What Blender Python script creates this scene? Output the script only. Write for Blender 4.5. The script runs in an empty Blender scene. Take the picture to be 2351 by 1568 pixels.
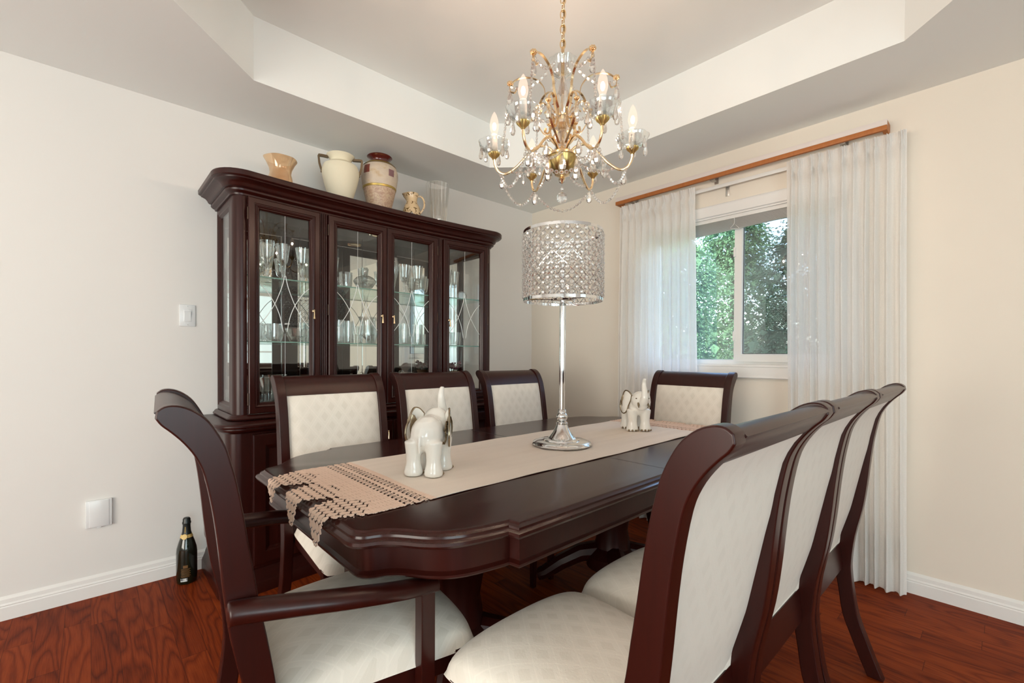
import bpy, bmesh, math, random
from mathutils import Vector, Matrix
random.seed(7)
PI = math.pi
C = bpy.context.scene
COL = C.collection

# ------------------------------------------------------------------ camera
def set_camera():
    yaw, pitch, roll = 0.8233, -0.0118, 0.0049
    F = Vector((math.cos(yaw)*math.cos(pitch), math.sin(yaw)*math.cos(pitch), math.sin(pitch)))
    R = Vector((math.sin(yaw), -math.cos(yaw), 0)); U = R.cross(F)
    c, s = math.cos(roll), math.sin(roll)
    R2 = c*R + s*U; U2 = -s*R + c*U
    cd = bpy.data.cameras.new('camera'); co = bpy.data.objects.new('camera', cd); COL.objects.link(co)
    m = Matrix((R2, U2, -F)).transposed().to_4x4(); m.translation = (0, 0, 1.1514)
    co.matrix_world = m
    cd.sensor_width = 36; cd.lens = 1046.9/2351*36
    cd.shift_y = (828.52-784)/2351
    cd.clip_start = 0.02; cd.clip_end = 200
    C.camera = co
set_camera()
# ------------------------------------------------------------------ world, sun, daylight, exposure
C.view_settings.view_transform = 'Standard'; C.view_settings.look = 'None'
C.view_settings.gamma = 1; C.view_settings.use_curve_mapping = False
C.view_settings.exposure = 0.07
C.cycles.use_denoising = True
C.cycles.max_bounces = 12; C.cycles.diffuse_bounces = 5; C.cycles.glossy_bounces = 5
C.cycles.transmission_bounces = 10; C.cycles.transparent_max_bounces = 40
C.cycles.sample_clamp_indirect = 4.0
C.cycles.caustics_reflective = False; C.cycles.caustics_refractive = True
w = bpy.data.worlds.new('sky'); C.world = w; w.use_nodes = True
nt = w.node_tree; nt.nodes.clear()
o_ = nt.nodes.new('ShaderNodeOutputWorld'); b_ = nt.nodes.new('ShaderNodeBackground'); s_ = nt.nodes.new('ShaderNodeTexSky')
s_.sky_type = 'NISHITA'; s_.sun_disc = False; s_.sun_elevation = math.radians(55); s_.sun_rotation = math.radians(250)
s_.dust_density = 3.0
b_.inputs['Strength'].default_value = 2.2
nt.links.new(s_.outputs[0], b_.inputs[0]); nt.links.new(b_.outputs[0], o_.inputs[0])

def lamp(name, typ, loc, energy, color=(1, 1, 1), **kw):
    d = bpy.data.lights.new(name, typ); d.energy = energy; d.color = color
    for k, v in kw.items():
        if k != 'rot': setattr(d, k, v)
    o = bpy.data.objects.new(name, d); COL.objects.link(o); o.location = loc
    if 'rot' in kw: o.rotation_euler = kw['rot']
    return o
sun = lamp('sun', 'SUN', (0, 0, 10), 7.0, (1, .95, .86), angle=math.radians(1.0))
sun.rotation_euler = Vector((0.62, 0.25, -0.95)).to_track_quat('-Z', 'Y').to_euler()
# daylight entering the windows of the wall behind the camera
lamp('daylight_window_two', 'AREA', (-1.0, -3.3, 1.35), 84, (.72, .94, 1.0), shape='RECTANGLE', size=2.6, size_y=1.9, rot=(PI/2+.15, 0, 0))
lamp('daylight_window_three', 'AREA', (2.2, -3.3, 1.45), 6, (.75, .95, 1.0), shape='RECTANGLE', size=1.3, size_y=1.5, rot=(PI/2, 0, 0))
lamp('adjoining_room_fill', 'AREA', (-3.1, 0.2, 1.35), 150, (1.0, .965, .865), shape='RECTANGLE', size=2.8, size_y=2.0, rot=(PI/2+.25, 0, -PI/2))  # added warm fill standing for the adjoining room's bounce; no window there
po = lamp('window_portal', 'AREA', (3.12, 1.155, 1.57), 1, shape='RECTANGLE', size=1.16, size_y=.94, rot=(PI/2, 0, PI/2))
po.data.cycles.is_portal = True

# ------------------------------------------------------------------ materials
def mat(name, color=(.8, .8, .8), rough=.5, metal=0, spec=.5, coat=0, emit=None, es=0, bump=None, trans=0):
    m = bpy.data.materials.new(name); m.use_nodes = True
    p = m.node_tree.nodes['Principled BSDF']
    p.inputs['Base Color'].default_value = (*color, 1); p.inputs['Roughness'].default_value = rough
    p.inputs['Metallic'].default_value = metal; p.inputs['Specular IOR Level'].default_value = spec
    p.inputs['Coat Weight'].default_value = coat; p.inputs['Coat Roughness'].default_value = .12
    p.inputs['Transmission Weight'].default_value = trans
    if emit: p.inputs['Emission Color'].default_value = (*emit, 1); p.inputs['Emission Strength'].default_value = es
    if bump:
        n = N(m, 'ShaderNodeTexNoise', Scale=bump[0], Detail=4); tc = N(m, 'ShaderNodeTexCoord')
        L(m, tc.outputs['Object'], n.inputs['Vector'])
        b = N(m, 'ShaderNodeBump', Strength=bump[1], Distance=bump[2] if len(bump) > 2 else .002)
        L(m, n.outputs[0], b.inputs['Height']); L(m, b.outputs[0], p.inputs['Normal'])
    return m
def N(m, t, **inp):
    n = m.node_tree.nodes.new(t)
    for k, v in inp.items(): n.inputs[k].default_value = v
    return n
def L(m, a, b): m.node_tree.links.new(a, b)
def P(m): return m.node_tree.nodes['Principled BSDF']
def MA(m, op, a, b=None, c=None):
    n = m.node_tree.nodes.new('ShaderNodeMath'); n.operation = op
    for i, v in enumerate((a, b, c)):
        if v is None: continue
        if isinstance(v, (int, float)): n.inputs[i].default_value = v
        else: L(m, v, n.inputs[i])
    return n.outputs[0]
def MIX(m, fac, a, b):
    n = m.node_tree.nodes.new('ShaderNodeMix'); n.data_type = 'RGBA'
    for i, v in ((0, fac), (6, a), (7, b)):
        if isinstance(v, (int, float)): n.inputs[i].default_value = v
        elif isinstance(v, tuple): n.inputs[i].default_value = (*v, 1)
        else: L(m, v, n.inputs[i])
    return n.outputs[2]
def RAMP(m, fac, stops):
    n = m.node_tree.nodes.new('ShaderNodeValToRGB'); L(m, fac, n.inputs[0])
    e = n.color_ramp.elements
    while len(e) < len(stops): e.new(.5)
    for i, (p, c) in enumerate(stops): e[i].position = p; e[i].color = (*c, 1)
    return n.outputs[0]
def COORD(m, kind='Object', scale=(1, 1, 1), rot=(0, 0, 0)):
    tc = N(m, 'ShaderNodeTexCoord'); mp = N(m, 'ShaderNodeMapping'); mp.inputs['Scale'].default_value = scale; mp.inputs['Rotation'].default_value = rot
    L(m, tc.outputs[kind], mp.inputs[0]); return mp.outputs[0]
def NOISE(m, vec, scale, detail=4, rough=.5, dist=0):
    n = N(m, 'ShaderNodeTexNoise', Scale=scale, Detail=detail, Roughness=rough, Distortion=dist)
    L(m, vec, n.inputs['Vector']); return n.outputs[0]
def XYZ(m, vec):
    n = N(m, 'ShaderNodeSeparateXYZ'); L(m, vec, n.inputs[0]); return n.outputs
def BUMP(m, h, strength, dist):
    b = N(m, 'ShaderNodeBump', Strength=strength, Distance=dist); L(m, h, b.inputs['Height']); L(m, b.outputs[0], P(m).inputs['Normal'])

def mix_shader(name, build):
    m = bpy.data.materials.new(name); m.use_nodes = True; m.node_tree.nodes.clear()
    out = m.node_tree.nodes.new('ShaderNodeOutputMaterial'); sh = build(m); L(m, sh, out.inputs[0]); return m
def SH(m, t, color=None, **kw):
    n = m.node_tree.nodes.new('ShaderNodeBsdf'+t)
    if color: n.inputs['Color'].default_value = (*color, 1)
    for k, v in kw.items(): n.inputs[k].default_value = v
    return n.outputs[0]
def SMIX(m, f, a, b):
    n = m.node_tree.nodes.new('ShaderNodeMixShader')
    if isinstance(f, (int, float)): n.inputs[0].default_value = f
    else: L(m, f, n.inputs[0])
    L(m, a, n.inputs[1]); L(m, b, n.inputs[2]); return n.outputs[0]
def FACING(m, blend=.3):
    n = N(m, 'ShaderNodeLayerWeight', Blend=blend); return n.outputs['Facing']

M = {}
M['wall'] = mat('off_white_wall_paint', (.80, .785, .76), .75, spec=.25, bump=(220, .06, .001))
M['wall_warm_lit'] = mat('warm_lit_wall_paint', (.84, .775, .68), .75, spec=.25, bump=(220, .06, .001))  # wall paint with the warm chandelier light put into its colour
M['ceiling'] = mat('ceiling_paint', (.86, .885, .875), .85, spec=.2)
M['trim'] = mat('white_trim_paint', (.84, .83, .81), .4)
def wood(name, c1, c2, rough=.3, coat=.0, scale=14, spec=.36):
    m = mat(name, c1, rough, coat=coat, spec=spec)
    v = COORD(m, 'Object', (scale, scale, 1.6)); n = NOISE(m, v, 3, 5, .6, .6)
    L(m, MIX(m, n, c1, c2), P(m).inputs['Base Color'])
    return m
M['wood'] = wood('dark_cherry_wood', (.015, .0027, .0018), (.043, .0062, .0040))
M['wood_top'] = wood('dark_cherry_tabletop', (.020, .0048, .0036), (.042, .0085, .0065), .22, .0)
M['wood_in'] = mat('dark_cabinet_interior', (.035, .028, .025), .5)
def floor_mat():
    m = mat('red_oak_planks', (.2, .03, .01), .45, coat=.0, spec=.06)
    x, y, z = XYZ(m, COORD(m, 'Object'))
    W = .083
    px = MA(m, 'DIVIDE', x, W); ix = MA(m, 'FLOOR', px); fx = MA(m, 'FRACT', px)
    wn = N(m, 'ShaderNodeTexWhiteNoise'); wn.noise_dimensions = '1D'; L(m, ix, wn.inputs['W'])
    py = MA(m, 'ADD', MA(m, 'DIVIDE', y, .95), MA(m, 'MULTIPLY', wn.outputs['Value'], 7.3)); iy = MA(m, 'FLOOR', py); fy = MA(m, 'FRACT', py)
    cv = N(m, 'ShaderNodeCombineXYZ'); L(m, ix, cv.inputs[0]); L(m, iy, cv.inputs[1])
    w2 = N(m, 'ShaderNodeTexWhiteNoise'); w2.noise_dimensions = '2D'; L(m, cv.outputs[0], w2.inputs['Vector'])
    rnd = w2.outputs['Value']
    g = N(m, 'ShaderNodeCombineXYZ'); L(m, MA(m, 'ADD', MA(m, 'MULTIPLY', x, 1.0), MA(m, 'MULTIPLY', rnd, 9)), g.inputs[0]); L(m, MA(m, 'MULTIPLY', y, .13), g.inputs[1]); L(m, MA(m, 'MULTIPLY', rnd, 31), g.inputs[2])
    big = NOISE(m, g.outputs[0], 7, 2, .5, .3)
    rings = MA(m, 'FRACT', MA(m, 'MULTIPLY', big, 15))
    rings = MA(m, 'POWER', MA(m, 'ABSOLUTE', MA(m, 'SUBTRACT', MA(m, 'MULTIPLY', rings, 2), 1)), 2.2)
    g2 = N(m, 'ShaderNodeCombineXYZ'); L(m, MA(m, 'ADD', x, MA(m, 'MULTIPLY', rnd, 5)), g2.inputs[0]); L(m, MA(m, 'MULTIPLY', y, .03), g2.inputs[1])
    fine = NOISE(m, g2.outputs[0], 320, 3, .6)
    f = MA(m, 'MULTIPLY_ADD', rings, -.38, MA(m, 'MULTIPLY_ADD', fine, .75, MA(m, 'MULTIPLY_ADD', rnd, .3, .05)))
    col = RAMP(m, f, [(0, (.075, .010, .0025)), (.45, (.20, .030, .006)), (.95, (.33, .062, .012))])
    e1 = MA(m, 'LESS_THAN', MA(m, 'MINIMUM', fx, MA(m, 'SUBTRACT', 1, fx)), .012)
    e2 = MA(m, 'LESS_THAN', MA(m, 'MINIMUM', fy, MA(m, 'SUBTRACT', 1, fy)), .0013)
    e = MA(m, 'MAXIMUM', e1, e2)
    L(m, MIX(m, MA(m, 'MULTIPLY', e, .55), col, (.03, .005, .002)), P(m).inputs['Base Color'])
    BUMP(m, f, .12, .001)
    return m
M['floor'] = floor_mat()
def fabric(name, base, dark, k=.35):
    m = mat(name, base, .8, spec=.25)
    v = COORD(m, 'UV'); x, y, z = XYZ(m, v)
    a = MA(m, 'ADD', MA(m, 'DIVIDE', x, .063), MA(m, 'DIVIDE', y, .085)); b = MA(m, 'SUBTRACT', MA(m, 'DIVIDE', x, .063), MA(m, 'DIVIDE', y, .085))
    fa, fb = MA(m, 'FRACT', a), MA(m, 'FRACT', b)
    dia = MA(m, 'MULTIPLY', MA(m, 'LESS_THAN', fa, .5), MA(m, 'LESS_THAN', fb, .5))
    n = NOISE(m, v, 90, 5, .65, 1.5)
    big = MA(m, 'MAXIMUM', NOISE(m, COORD(m, 'UV'), 7, 2), .16)
    la = MA(m, 'LESS_THAN', MA(m, 'ABSOLUTE', MA(m, 'SUBTRACT', fa, .75)), .03); lb = MA(m, 'LESS_THAN', MA(m, 'ABSOLUTE', MA(m, 'SUBTRACT', fb, .75)), .03)
    f = MA(m, 'MULTIPLY', dia, MA(m, 'MULTIPLY_ADD', big, 1.6, -.25))
    c = MIX(m, f, base, dark); c = MIX(m, MA(m, 'MULTIPLY', MA(m, 'MAXIMUM', la, lb), k), c, tuple(min(1, q*1.12) for q in base))
    c = MIX(m, MA(m, 'MULTIPLY', n, .16), c, tuple(q*.72 for q in base))
    L(m, c, P(m).inputs['Base Color']); BUMP(m, n, .25, .0015)
    P(m).inputs['Sheen Weight'].default_value = .15
    return m
M['fabric_plain'] = fabric('cream_plain_weave', (.75, .71, .64), (.71, .67, .60), .08)
M['fabric'] = fabric('cream_diamond_damask', (.86, .81, .725), (.775, .725, .635))
def thin_glass(name, tint=(.97, .985, .98), base=.05, edge=.5, power=2.5, gl=(1, 1, 1), rough=0.0):
    def b(m):
        f = MA(m, 'MULTIPLY_ADD', MA(m, 'POWER', FACING(m, .5), power), edge, base)
        return SMIX(m, f, SH(m, 'Transparent', tint), SH(m, 'Glossy', gl, Roughness=rough))
    return mix_shader(name, b)
M['pane'] = thin_glass('clear_pane', (.97, .98, .975), .045, .7, 4)
M['window_glass'] = thin_glass('double_glazing', (.92, .96, .96), .11, .7, 4, (.85, .95, 1))
M['glassware'] = thin_glass('cut_glassware', (.93, .95, .95), .13, .8, 1.5)
def green_edge(m):
    f = MA(m, 'MULTIPLY_ADD', MA(m, 'POWER', FACING(m, .5), 4), .5, .06)
    return SMIX(m, f, SH(m, 'Transparent', (.90, .96, .94)), SH(m, 'Glossy', (.9, 1, .97), Roughness=.02))
M['shelf'] = mix_shader('shelf_glass', green_edge)
M['shelf_edge'] = mat('green_glass_edge', (.16, .36, .30), .15)
M['etch'] = mat('bevel_cut_lines', (.80, .85, .84), .25, spec=.8)
M['mirror'] = mat('mirror_silver', (.80, .83, .80), .015, metal=1)
def crystal(m):
    g = SH(m, 'Glass', (1, 1, 1), Roughness=0.0, IOR=1.52)
    t = SMIX(m, .40, g, SH(m, 'Transparent', (1, 1, 1)))
    return SMIX(m, .18, t, SH(m, 'Glossy', (1, .98, .95), Roughness=.10))
M['crystal'] = mix_shader('lead_crystal', crystal)
M['chrome'] = mat('polished_chrome', (.80, .80, .80), .06, metal=1)
M['brass'] = mat('polished_brass', (.88, .68, .42), .2, metal=1)
M['brass_dark'] = mat('aged_brass', (.45, .33, .13), .3, metal=1)
M['hinge'] = mat('dark_bronze', (.06, .035, .025), .4, metal=.6)
M['steel'] = mat('zinc_steel', (.55, .55, .53), .35, metal=1)
M['candle'] = mat('white_candle_sleeve', (.86, .84, .80), .45)
def bulb(m):
    e = m.node_tree.nodes.new('ShaderNodeEmission'); e.inputs[0].default_value = (1, .78, .62, 1); e.inputs[1].default_value = 1.25
    return SMIX(m, .42, SH(m, 'Transparent', (1, .98, .95)), e.outputs[0])
M['bulb'] = mix_shader('glowing_candle_bulb', bulb)
def filament(m):
    e = m.node_tree.nodes.new('ShaderNodeEmission'); e.inputs[0].default_value = (1, .88, .72, 1); e.inputs[1].default_value = 7
    a = m.node_tree.nodes.new('ShaderNodeAddShader'); L(m, e.outputs[0], a.inputs[0]); L(m, SH(m, 'Transparent', (1, 1, 1)), a.inputs[1]); return a.outputs[0]
M['filament'] = mix_shader('white_hot_filament', filament)
M['vinyl'] = mat('white_vinyl', (.82, .82, .80), .35)
M['blind'] = mat('blind_slat_white', (.78, .77, .75), .45)
M['gasket'] = mat('black_gasket', (.02, .02, .02), .6)
def dark_overlay(m): return SMIX(m, .42, SH(m, 'Transparent', (1, 1, 1)), SH(m, 'Diffuse', (.05, .06, .06)))
M['dark_overlay'] = mix_shader('pane_dark_overlay', dark_overlay)
def sheer(tr):
    def b(m):
        d = SH(m, 'Diffuse', (.94, .925, .90)); t = SH(m, 'Translucent', (.95, .945, .93))
        x = COORD(m, 'Object', (1, 1, 1)); n = NOISE(m, x, 180, 2)
        cosv = MA(m, 'SUBTRACT', 1, FACING(m, .5)); tt = MA(m, 'MULTIPLY', MA(m, 'POWER', cosv, 1.3), tr)
        f = MA(m, 'SUBTRACT', MA(m, 'MULTIPLY_ADD', n, .10, .95), tt)
        return SMIX(m, f, SH(m, 'Transparent', (1, 1, 1)), SMIX(m, .30, d, t))
    return b
M['sheer'] = mix_shader('sheer_voile', sheer(.24))
M['orange'] = wood('orange_pine', (.52, .19, .055), (.38, .12, .03), .5, 0, 20)
M['whitewash'] = mat('whitewashed_strip', (.78, .70, .66), .6)
M['linen'] = mat('blush_linen', (.80, .68, .59), .85, spec=.2)
def linen():
    m = M['linen']; v = COORD(m, 'Object', (1, 1, 1)); x, y, z = XYZ(m, v)
    band = NOISE(m, COORD(m, 'Object', (.6, 14, 1)), 1.6, 2)
    n = NOISE(m, COORD(m, 'Object', (1, 1, 1)), 600, 2)
    c = MIX(m, band, (.93, .83, .73), (.80, .70, .61))
    L(m, MIX(m, MA(m, 'MULTIPLY', n, .2), c, (.5, .4, .33)), P(m).inputs['Base Color']); BUMP(m, n, .2, .001)
linen()
M['crochet'] = mat('blush_crochet', (.84, .625, .50), .9, spec=.15, bump=(420, .8, .002))
M['porcelain'] = mat('glossy_white_porcelain', (.88, .85, .79), .1, coat=.5)
M['gold'] = mat('dull_gold_lustre', (.30, .235, .155), .22, metal=1)
M['bottle'] = mat('black_green_bottle_glass', (.006, .010, .005), .06, coat=.6)
M['foil'] = mat('black_foil', (.012, .014, .013), .3)
M['gold_label'] = mat('gold_paper', (.72, .50, .16), .4)
M['label_print'] = mat('dim_gold_print', (.16, .075, .02), .5)
def barcode():
    m = mat('barcode_sticker', (.8, .8, .8), .5)
    x, y, z = XYZ(m, COORD(m, 'UV', (1, 1, 1)))
    wn = N(m, 'ShaderNodeTexWhiteNoise'); wn.noise_dimensions = '1D'; L(m, MA(m, 'FLOOR', MA(m, 'MULTIPLY', x, 34)), wn.inputs['W'])
    inn = MA(m, 'MULTIPLY', MA(m, 'GREATER_THAN', y, .25), MA(m, 'GREATER_THAN', wn.outputs['Value'], .5))
    L(m, MIX(m, inn, (.75, .76, .76), (.02, .02, .03)), P(m).inputs['Base Color']); return m
M['barcode'] = barcode()
M['plate'] = mat('white_wall_plate', (.80, .82, .83), .25)
M['peach_glass'] = mix_shader('peach_lustre_glass', lambda m: SMIX(m, .2, SMIX(m, MA(m, 'MULTIPLY_ADD', FACING(m, .5), .6, .1), SH(m, 'Transparent', (.96, .80, .62)), SH(m, 'Glossy', (1, .9, .75), Roughness=.1)), SH(m, 'Diffuse', (.80, .56, .34))))
M['cream_matte'] = mat('cream_matte_ceramic', (.80, .745, .58), .75, bump=(160, .25, .001))
M['oxblood'] = mat('oxblood_glaze', (.085, .008, .006), .15, coat=.5)
M['band_gold'] = mat('antique_gold_band', (.45, .32, .09), .35, metal=.6)
def scenic():
    m = mat('hand_painted_landscape', (.6, .5, .4), .4)
    v = COORD(m, 'Object', (1, 1, 1)); n1 = NOISE(m, COORD(m, 'Object', (9, 9, 18)), 1, 5, .6, 1.2); n2 = NOISE(m, COORD(m, 'Object', (30, 30, 40)), 1, 4, .6, 2)
    c = RAMP(m, n1, [(.30, (.42, .32, .27)), (.45, (.60, .50, .40)), (.58, (.66, .55, .42)), (.68, (.55, .38, .20)), (.74, (.36, .28, .24))])
    c2 = MIX(m, MA(m, 'MULTIPLY', n2, .45), c, (.50, .42, .36)); x, y, z = XYZ(m, v)
    low = MA(m, 'LESS_THAN', z, .168)
    mar = RAMP(m, n2, [(.35, (.40, .25, .17)), (.5, (.52, .36, .26)), (.56, (.62, .50, .34)), (.62, (.45, .29, .2))])
    L(m, MIX(m, low, c2, mar), P(m).inputs['Base Color']); return m
M['scenic'] = scenic()
M['rust'] = mat('rust_red_paint', (.20, .045, .03), .5); M['mauve'] = mat('mauve_brown_paint', (.22, .11, .12), .5)
def floral():
    m = mat('cream_transferware', (.72, .52, .30), .25, coat=.3)
    v = COORD(m, 'Object', (1, 1, 1)); n = NOISE(m, v, 60, 3, .5, 1.0); x, y, z = XYZ(m, v)
    f = MA(m, 'GREATER_THAN', n, .56)
    band = MA(m, 'MULTIPLY', MA(m, 'GREATER_THAN', z, .03), MA(m, 'LESS_THAN', z, .092))
    b2 = MA(m, 'MULTIPLY', MA(m, 'GREATER_THAN', z, .115), MA(m, 'LESS_THAN', z, .135)); b3 = MA(m, 'GREATER_THAN', z, .172)
    L(m, MIX(m, MA(m, 'MULTIPLY', f, MA(m, 'MINIMUM', MA(m, 'ADD', band, MA(m, 'ADD', b2, b3)), 1)), (.74, .55, .33), (.16, .085, .02)), P(m).inputs['Base Color']); return m
M['floral'] = floral()
M['ribbed'] = thin_glass('ribbed_vase_glass', (.95, .95, .94), .10, .7, 1.4)
M['terracotta'] = mat('terracotta_clay', (.46, .25, .14), .7, bump=(60, .4, .003))
M['dried'] = mat('dried_maroon_flowers', (.11, .025, .045), .9); M['stem'] = mat('dried_stem', (.10, .09, .04), .9)
M['lawn'] = mat('lawn', (.09, .14, .04), .9); M['bark'] = mat('bark', (.07, .05, .035), .9)
def leaf(name, c1, c2, t=.35):
    def b(m):
        n = NOISE(m, COORD(m, 'Object', (1, 1, 1)), 2.2, 3)
        c = MIX(m, n, c1, c2)
        d = m.node_tree.nodes.new('ShaderNodeBsdfDiffuse'); L(m, c, d.inputs[0])
        tr = m.node_tree.nodes.new('ShaderNodeBsdfTranslucent'); L(m, c, tr.inputs[0])
        return SMIX(m, t, d.outputs[0], tr.outputs[0])
    return mix_shader(name, b)
M['leaf_a'] = leaf('cedar_leaf', (.05, .11, .06), (.13, .24, .11)); M['leaf_b'] = leaf('bright_leaf', (.04, .10, .065), (.13, .23, .11), .35)
M['leaf_c'] = leaf('dark_leaf', (.02, .05, .04), (.06, .12, .075), .25)
M['lawn_blue'] = mat('blue_cover', (.05, .16, .38), .5)

# ------------------------------------------------------------------ mesh helpers
def finish(name, bm, m, parent=None, angle=35, smooth=True, mats=None, wn=False):
    me = bpy.data.meshes.new(name); bm.to_mesh(me); bm.free()
    for mm in (mats or [m]): me.materials.append(mm)
    if smooth:
        me.polygons.foreach_set('use_smooth', [True]*len(me.polygons))
        if angle: me.set_sharp_from_angle(angle=math.radians(angle))
    o = bpy.data.objects.new(name, me); COL.objects.link(o)
    if parent: o.parent = parent
    if wn: o.modifiers.new('flat_faces', 'WEIGHTED_NORMAL').keep_sharp = True
    return o
def tag(o, label=None, cat=None, group=None, kind=None):
    for k, v in (('label', label), ('category', cat), ('group', group), ('kind', kind)):
        if v: o[k] = v
    return o
def thing(name, label, cat, loc=(0, 0, 0), rz=0, group=None):
    o = bpy.data.objects.new(name, None); COL.objects.link(o); o.location = loc; o.rotation_euler = (0, 0, rz); o.empty_display_size = .05
    return tag(o, label, cat, group)
def copy_tree(o, parent=None):
    c = o.copy(); COL.objects.link(c)
    if parent: c.parent = parent
    for ch in [q for q in list(o.children)]: copy_tree(ch, c)
    return c
def B(): return bmesh.new()
def box(bm, x0, x1, y0, y1, z0, z1, bev=0, seg=2):
    vs = [bm.verts.new(p) for p in ((x0, y0, z0), (x1, y0, z0), (x1, y1, z0), (x0, y1, z0), (x0, y0, z1), (x1, y0, z1), (x1, y1, z1), (x0, y1, z1))]
    fs = [bm.faces.new([vs[i] for i in f]) for f in ((0, 3, 2, 1), (4, 5, 6, 7), (0, 1, 5, 4), (1, 2, 6, 5), (2, 3, 7, 6), (3, 0, 4, 7))]
    if bev: bmesh.ops.bevel(bm, geom=list({e for f in fs for e in f.edges}), offset=bev, segments=seg, affect='EDGES', profile=.5)
    return vs
def bx(*a, **k): bm = B(); box(bm, *a, **k); return bm
def prism(bm, pts, axis, a0, a1, bev=0, seg=2):
    """polygon pts in the plane across axis, extruded from a0 to a1"""
    def mk(p, a): return {'x': (a, p[0], p[1]), 'y': (p[0], a, p[1]), 'z': (p[0], p[1], a)}[axis]
    A = [bm.verts.new(mk(p, a0)) for p in pts]; Bv = [bm.verts.new(mk(p, a1)) for p in pts]
    n = len(pts); fs = []
    fs.append(bm.faces.new(A[::-1])); fs.append(bm.faces.new(Bv))
    for i in range(n): fs.append(bm.faces.new((A[i], A[(i+1) % n], Bv[(i+1) % n], Bv[i])))
    bmesh.ops.recalc_face_normals(bm, faces=fs)
    if bev:
        es = [e for f in fs[:2] for e in f.edges]
        bmesh.ops.bevel(bm, geom=es, offset=bev, segments=seg, affect='EDGES', profile=.5)
def lathe(bm, prof, n=32, c=(0, 0, 0), flute=None, close=False):
    """prof: list of (r, z)"""
    rings = []
    for (r, z) in prof:
        if r < 1e-5: rings.append([bm.verts.new((c[0], c[1], c[2]+z))]); continue
        rings.append([bm.verts.new((c[0]+(rr := r*(1+(flute(k/n, z) if flute else 0)))*math.cos(2*PI*k/n), c[1]+rr*math.sin(2*PI*k/n), c[2]+z)) for k in range(n)])
    fs = []
    for a, b in zip(rings, rings[1:]):
        if len(a) == 1 and len(b) == 1: continue
        for k in range(n):
            k2 = (k+1) % n
            if len(a) == 1: fs.append(bm.faces.new((a[0], b[k2], b[k])))
            elif len(b) == 1: fs.append(bm.faces.new((a[k], a[k2], b[0])))
            else: fs.append(bm.faces.new((a[k], a[k2], b[k2], b[k])))
    return fs
def spline(pts, n=8):
    P_ = [Vector(p) for p in pts]; out = []
    for i in range(len(P_)-1):
        p0 = P_[max(i-1, 0)]; p1 = P_[i]; p2 = P_[i+1]; p3 = P_[min(i+2, len(P_)-1)]
        for k in range(n):
            t = k/n; out.append(.5*((2*p1)+(-p0+p2)*t+(2*p0-5*p1+4*p2-p3)*t*t+(-p0+3*p1-3*p2+p3)*t**3))
    out.append(P_[-1]); return out
def tube(bm, pts, r, n=8, flat=None, caps=True):
    """r: number or function of t; flat: (a, b) half sizes of a rectangular ribbon in (side, up) frame"""
    pts = [Vector(p) for p in pts]; rings = []; up = None
    for i, p in enumerate(pts):
        t = (pts[min(i+1, len(pts)-1)]-pts[max(i-1, 0)]).normalized()
        if up is None:
            up = Vector((0, 0, 1)) if abs(t.z) < .9 else Vector((1, 0, 0))
        s = t.cross(up)
        if s.length < 1e-6: s = t.orthogonal()
        s.normalize(); u = s.cross(t).normalized(); up = u
        if flat:
            a, b = flat; q = [p+s*a+u*b, p-s*a+u*b, p-s*a-u*b, p+s*a-u*b]
        else:
            rr = r(i/(len(pts)-1)) if callable(r) else r
            q = [p+(s*math.cos(2*PI*k/n)+u*math.sin(2*PI*k/n))*rr for k in range(n)]
        rings.append([bm.verts.new(v) for v in q])
    m_ = len(rings[0])
    for a, b in zip(rings, rings[1:]):
        for k in range(m_): bm.faces.new((a[k], a[(k+1) % m_], b[(k+1) % m_], b[k]))
    if caps: bm.faces.new(rings[0][::-1]); bm.faces.new(rings[-1])
def grid(bm, nu, nv, f, keep=None, uv=None):
    V = [[bm.verts.new(f(i/nu, j/nv)) for j in range(nv+1)] for i in range(nu+1)]
    lay = bm.loops.layers.uv.verify() if uv else None
    for i in range(nu):
        for j in range(nv):
            if keep and not keep((i+.5)/nu, (j+.5)/nv): continue
            fc = bm.faces.new((V[i][j], V[i+1][j], V[i+1][j+1], V[i][j+1]))
            if uv:
                for l, (a, b) in zip(fc.loops, ((i, j), (i+1, j), (i+1, j+1), (i, j+1))): l[lay].uv = uv(a/nu, b/nv)
    loose = [v for v in bm.verts if not v.link_faces]
    if loose: bmesh.ops.delete(bm, geom=loose, context='VERTS')
    return V
def ellipsoid(bm, c, r, n=16, rot=None):
    res = bmesh.ops.create_uvsphere(bm, u_segments=n, v_segments=max(6, n//2), radius=1)
    m = Matrix.Translation(c) @ (rot.to_4x4() if rot else Matrix.Identity(4)) @ Matrix.Diagonal((*r, 1))
    bmesh.ops.transform(bm, matrix=m, verts=res['verts'])
def frame_ring(bm, x0, x1, z0, z1, prof, y=0, sgn=-1):
    """mitred picture frame in the xz plane; prof = [(inset, depth)], depth along sgn*y"""
    rings = []
    for ins, d in prof:
        rings.append([bm.verts.new(p) for p in ((x0+ins, y+sgn*d, z0+ins), (x1-ins, y+sgn*d, z0+ins), (x1-ins, y+sgn*d, z1-ins), (x0+ins, y+sgn*d, z1-ins))])
    fs = []
    for a, b in zip(rings, rings[1:]):
        for k in range(4): fs.append(bm.faces.new((a[k], a[(k+1) % 4], b[(k+1) % 4], b[k])))
    bmesh.ops.recalc_face_normals(bm, faces=fs)
def localise(bm, root):
    m = (Matrix.Translation(root.location) @ root.rotation_euler.to_matrix().to_4x4()).inverted()
    bmesh.ops.transform(bm, matrix=m, verts=bm.verts)
    return bm
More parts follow.
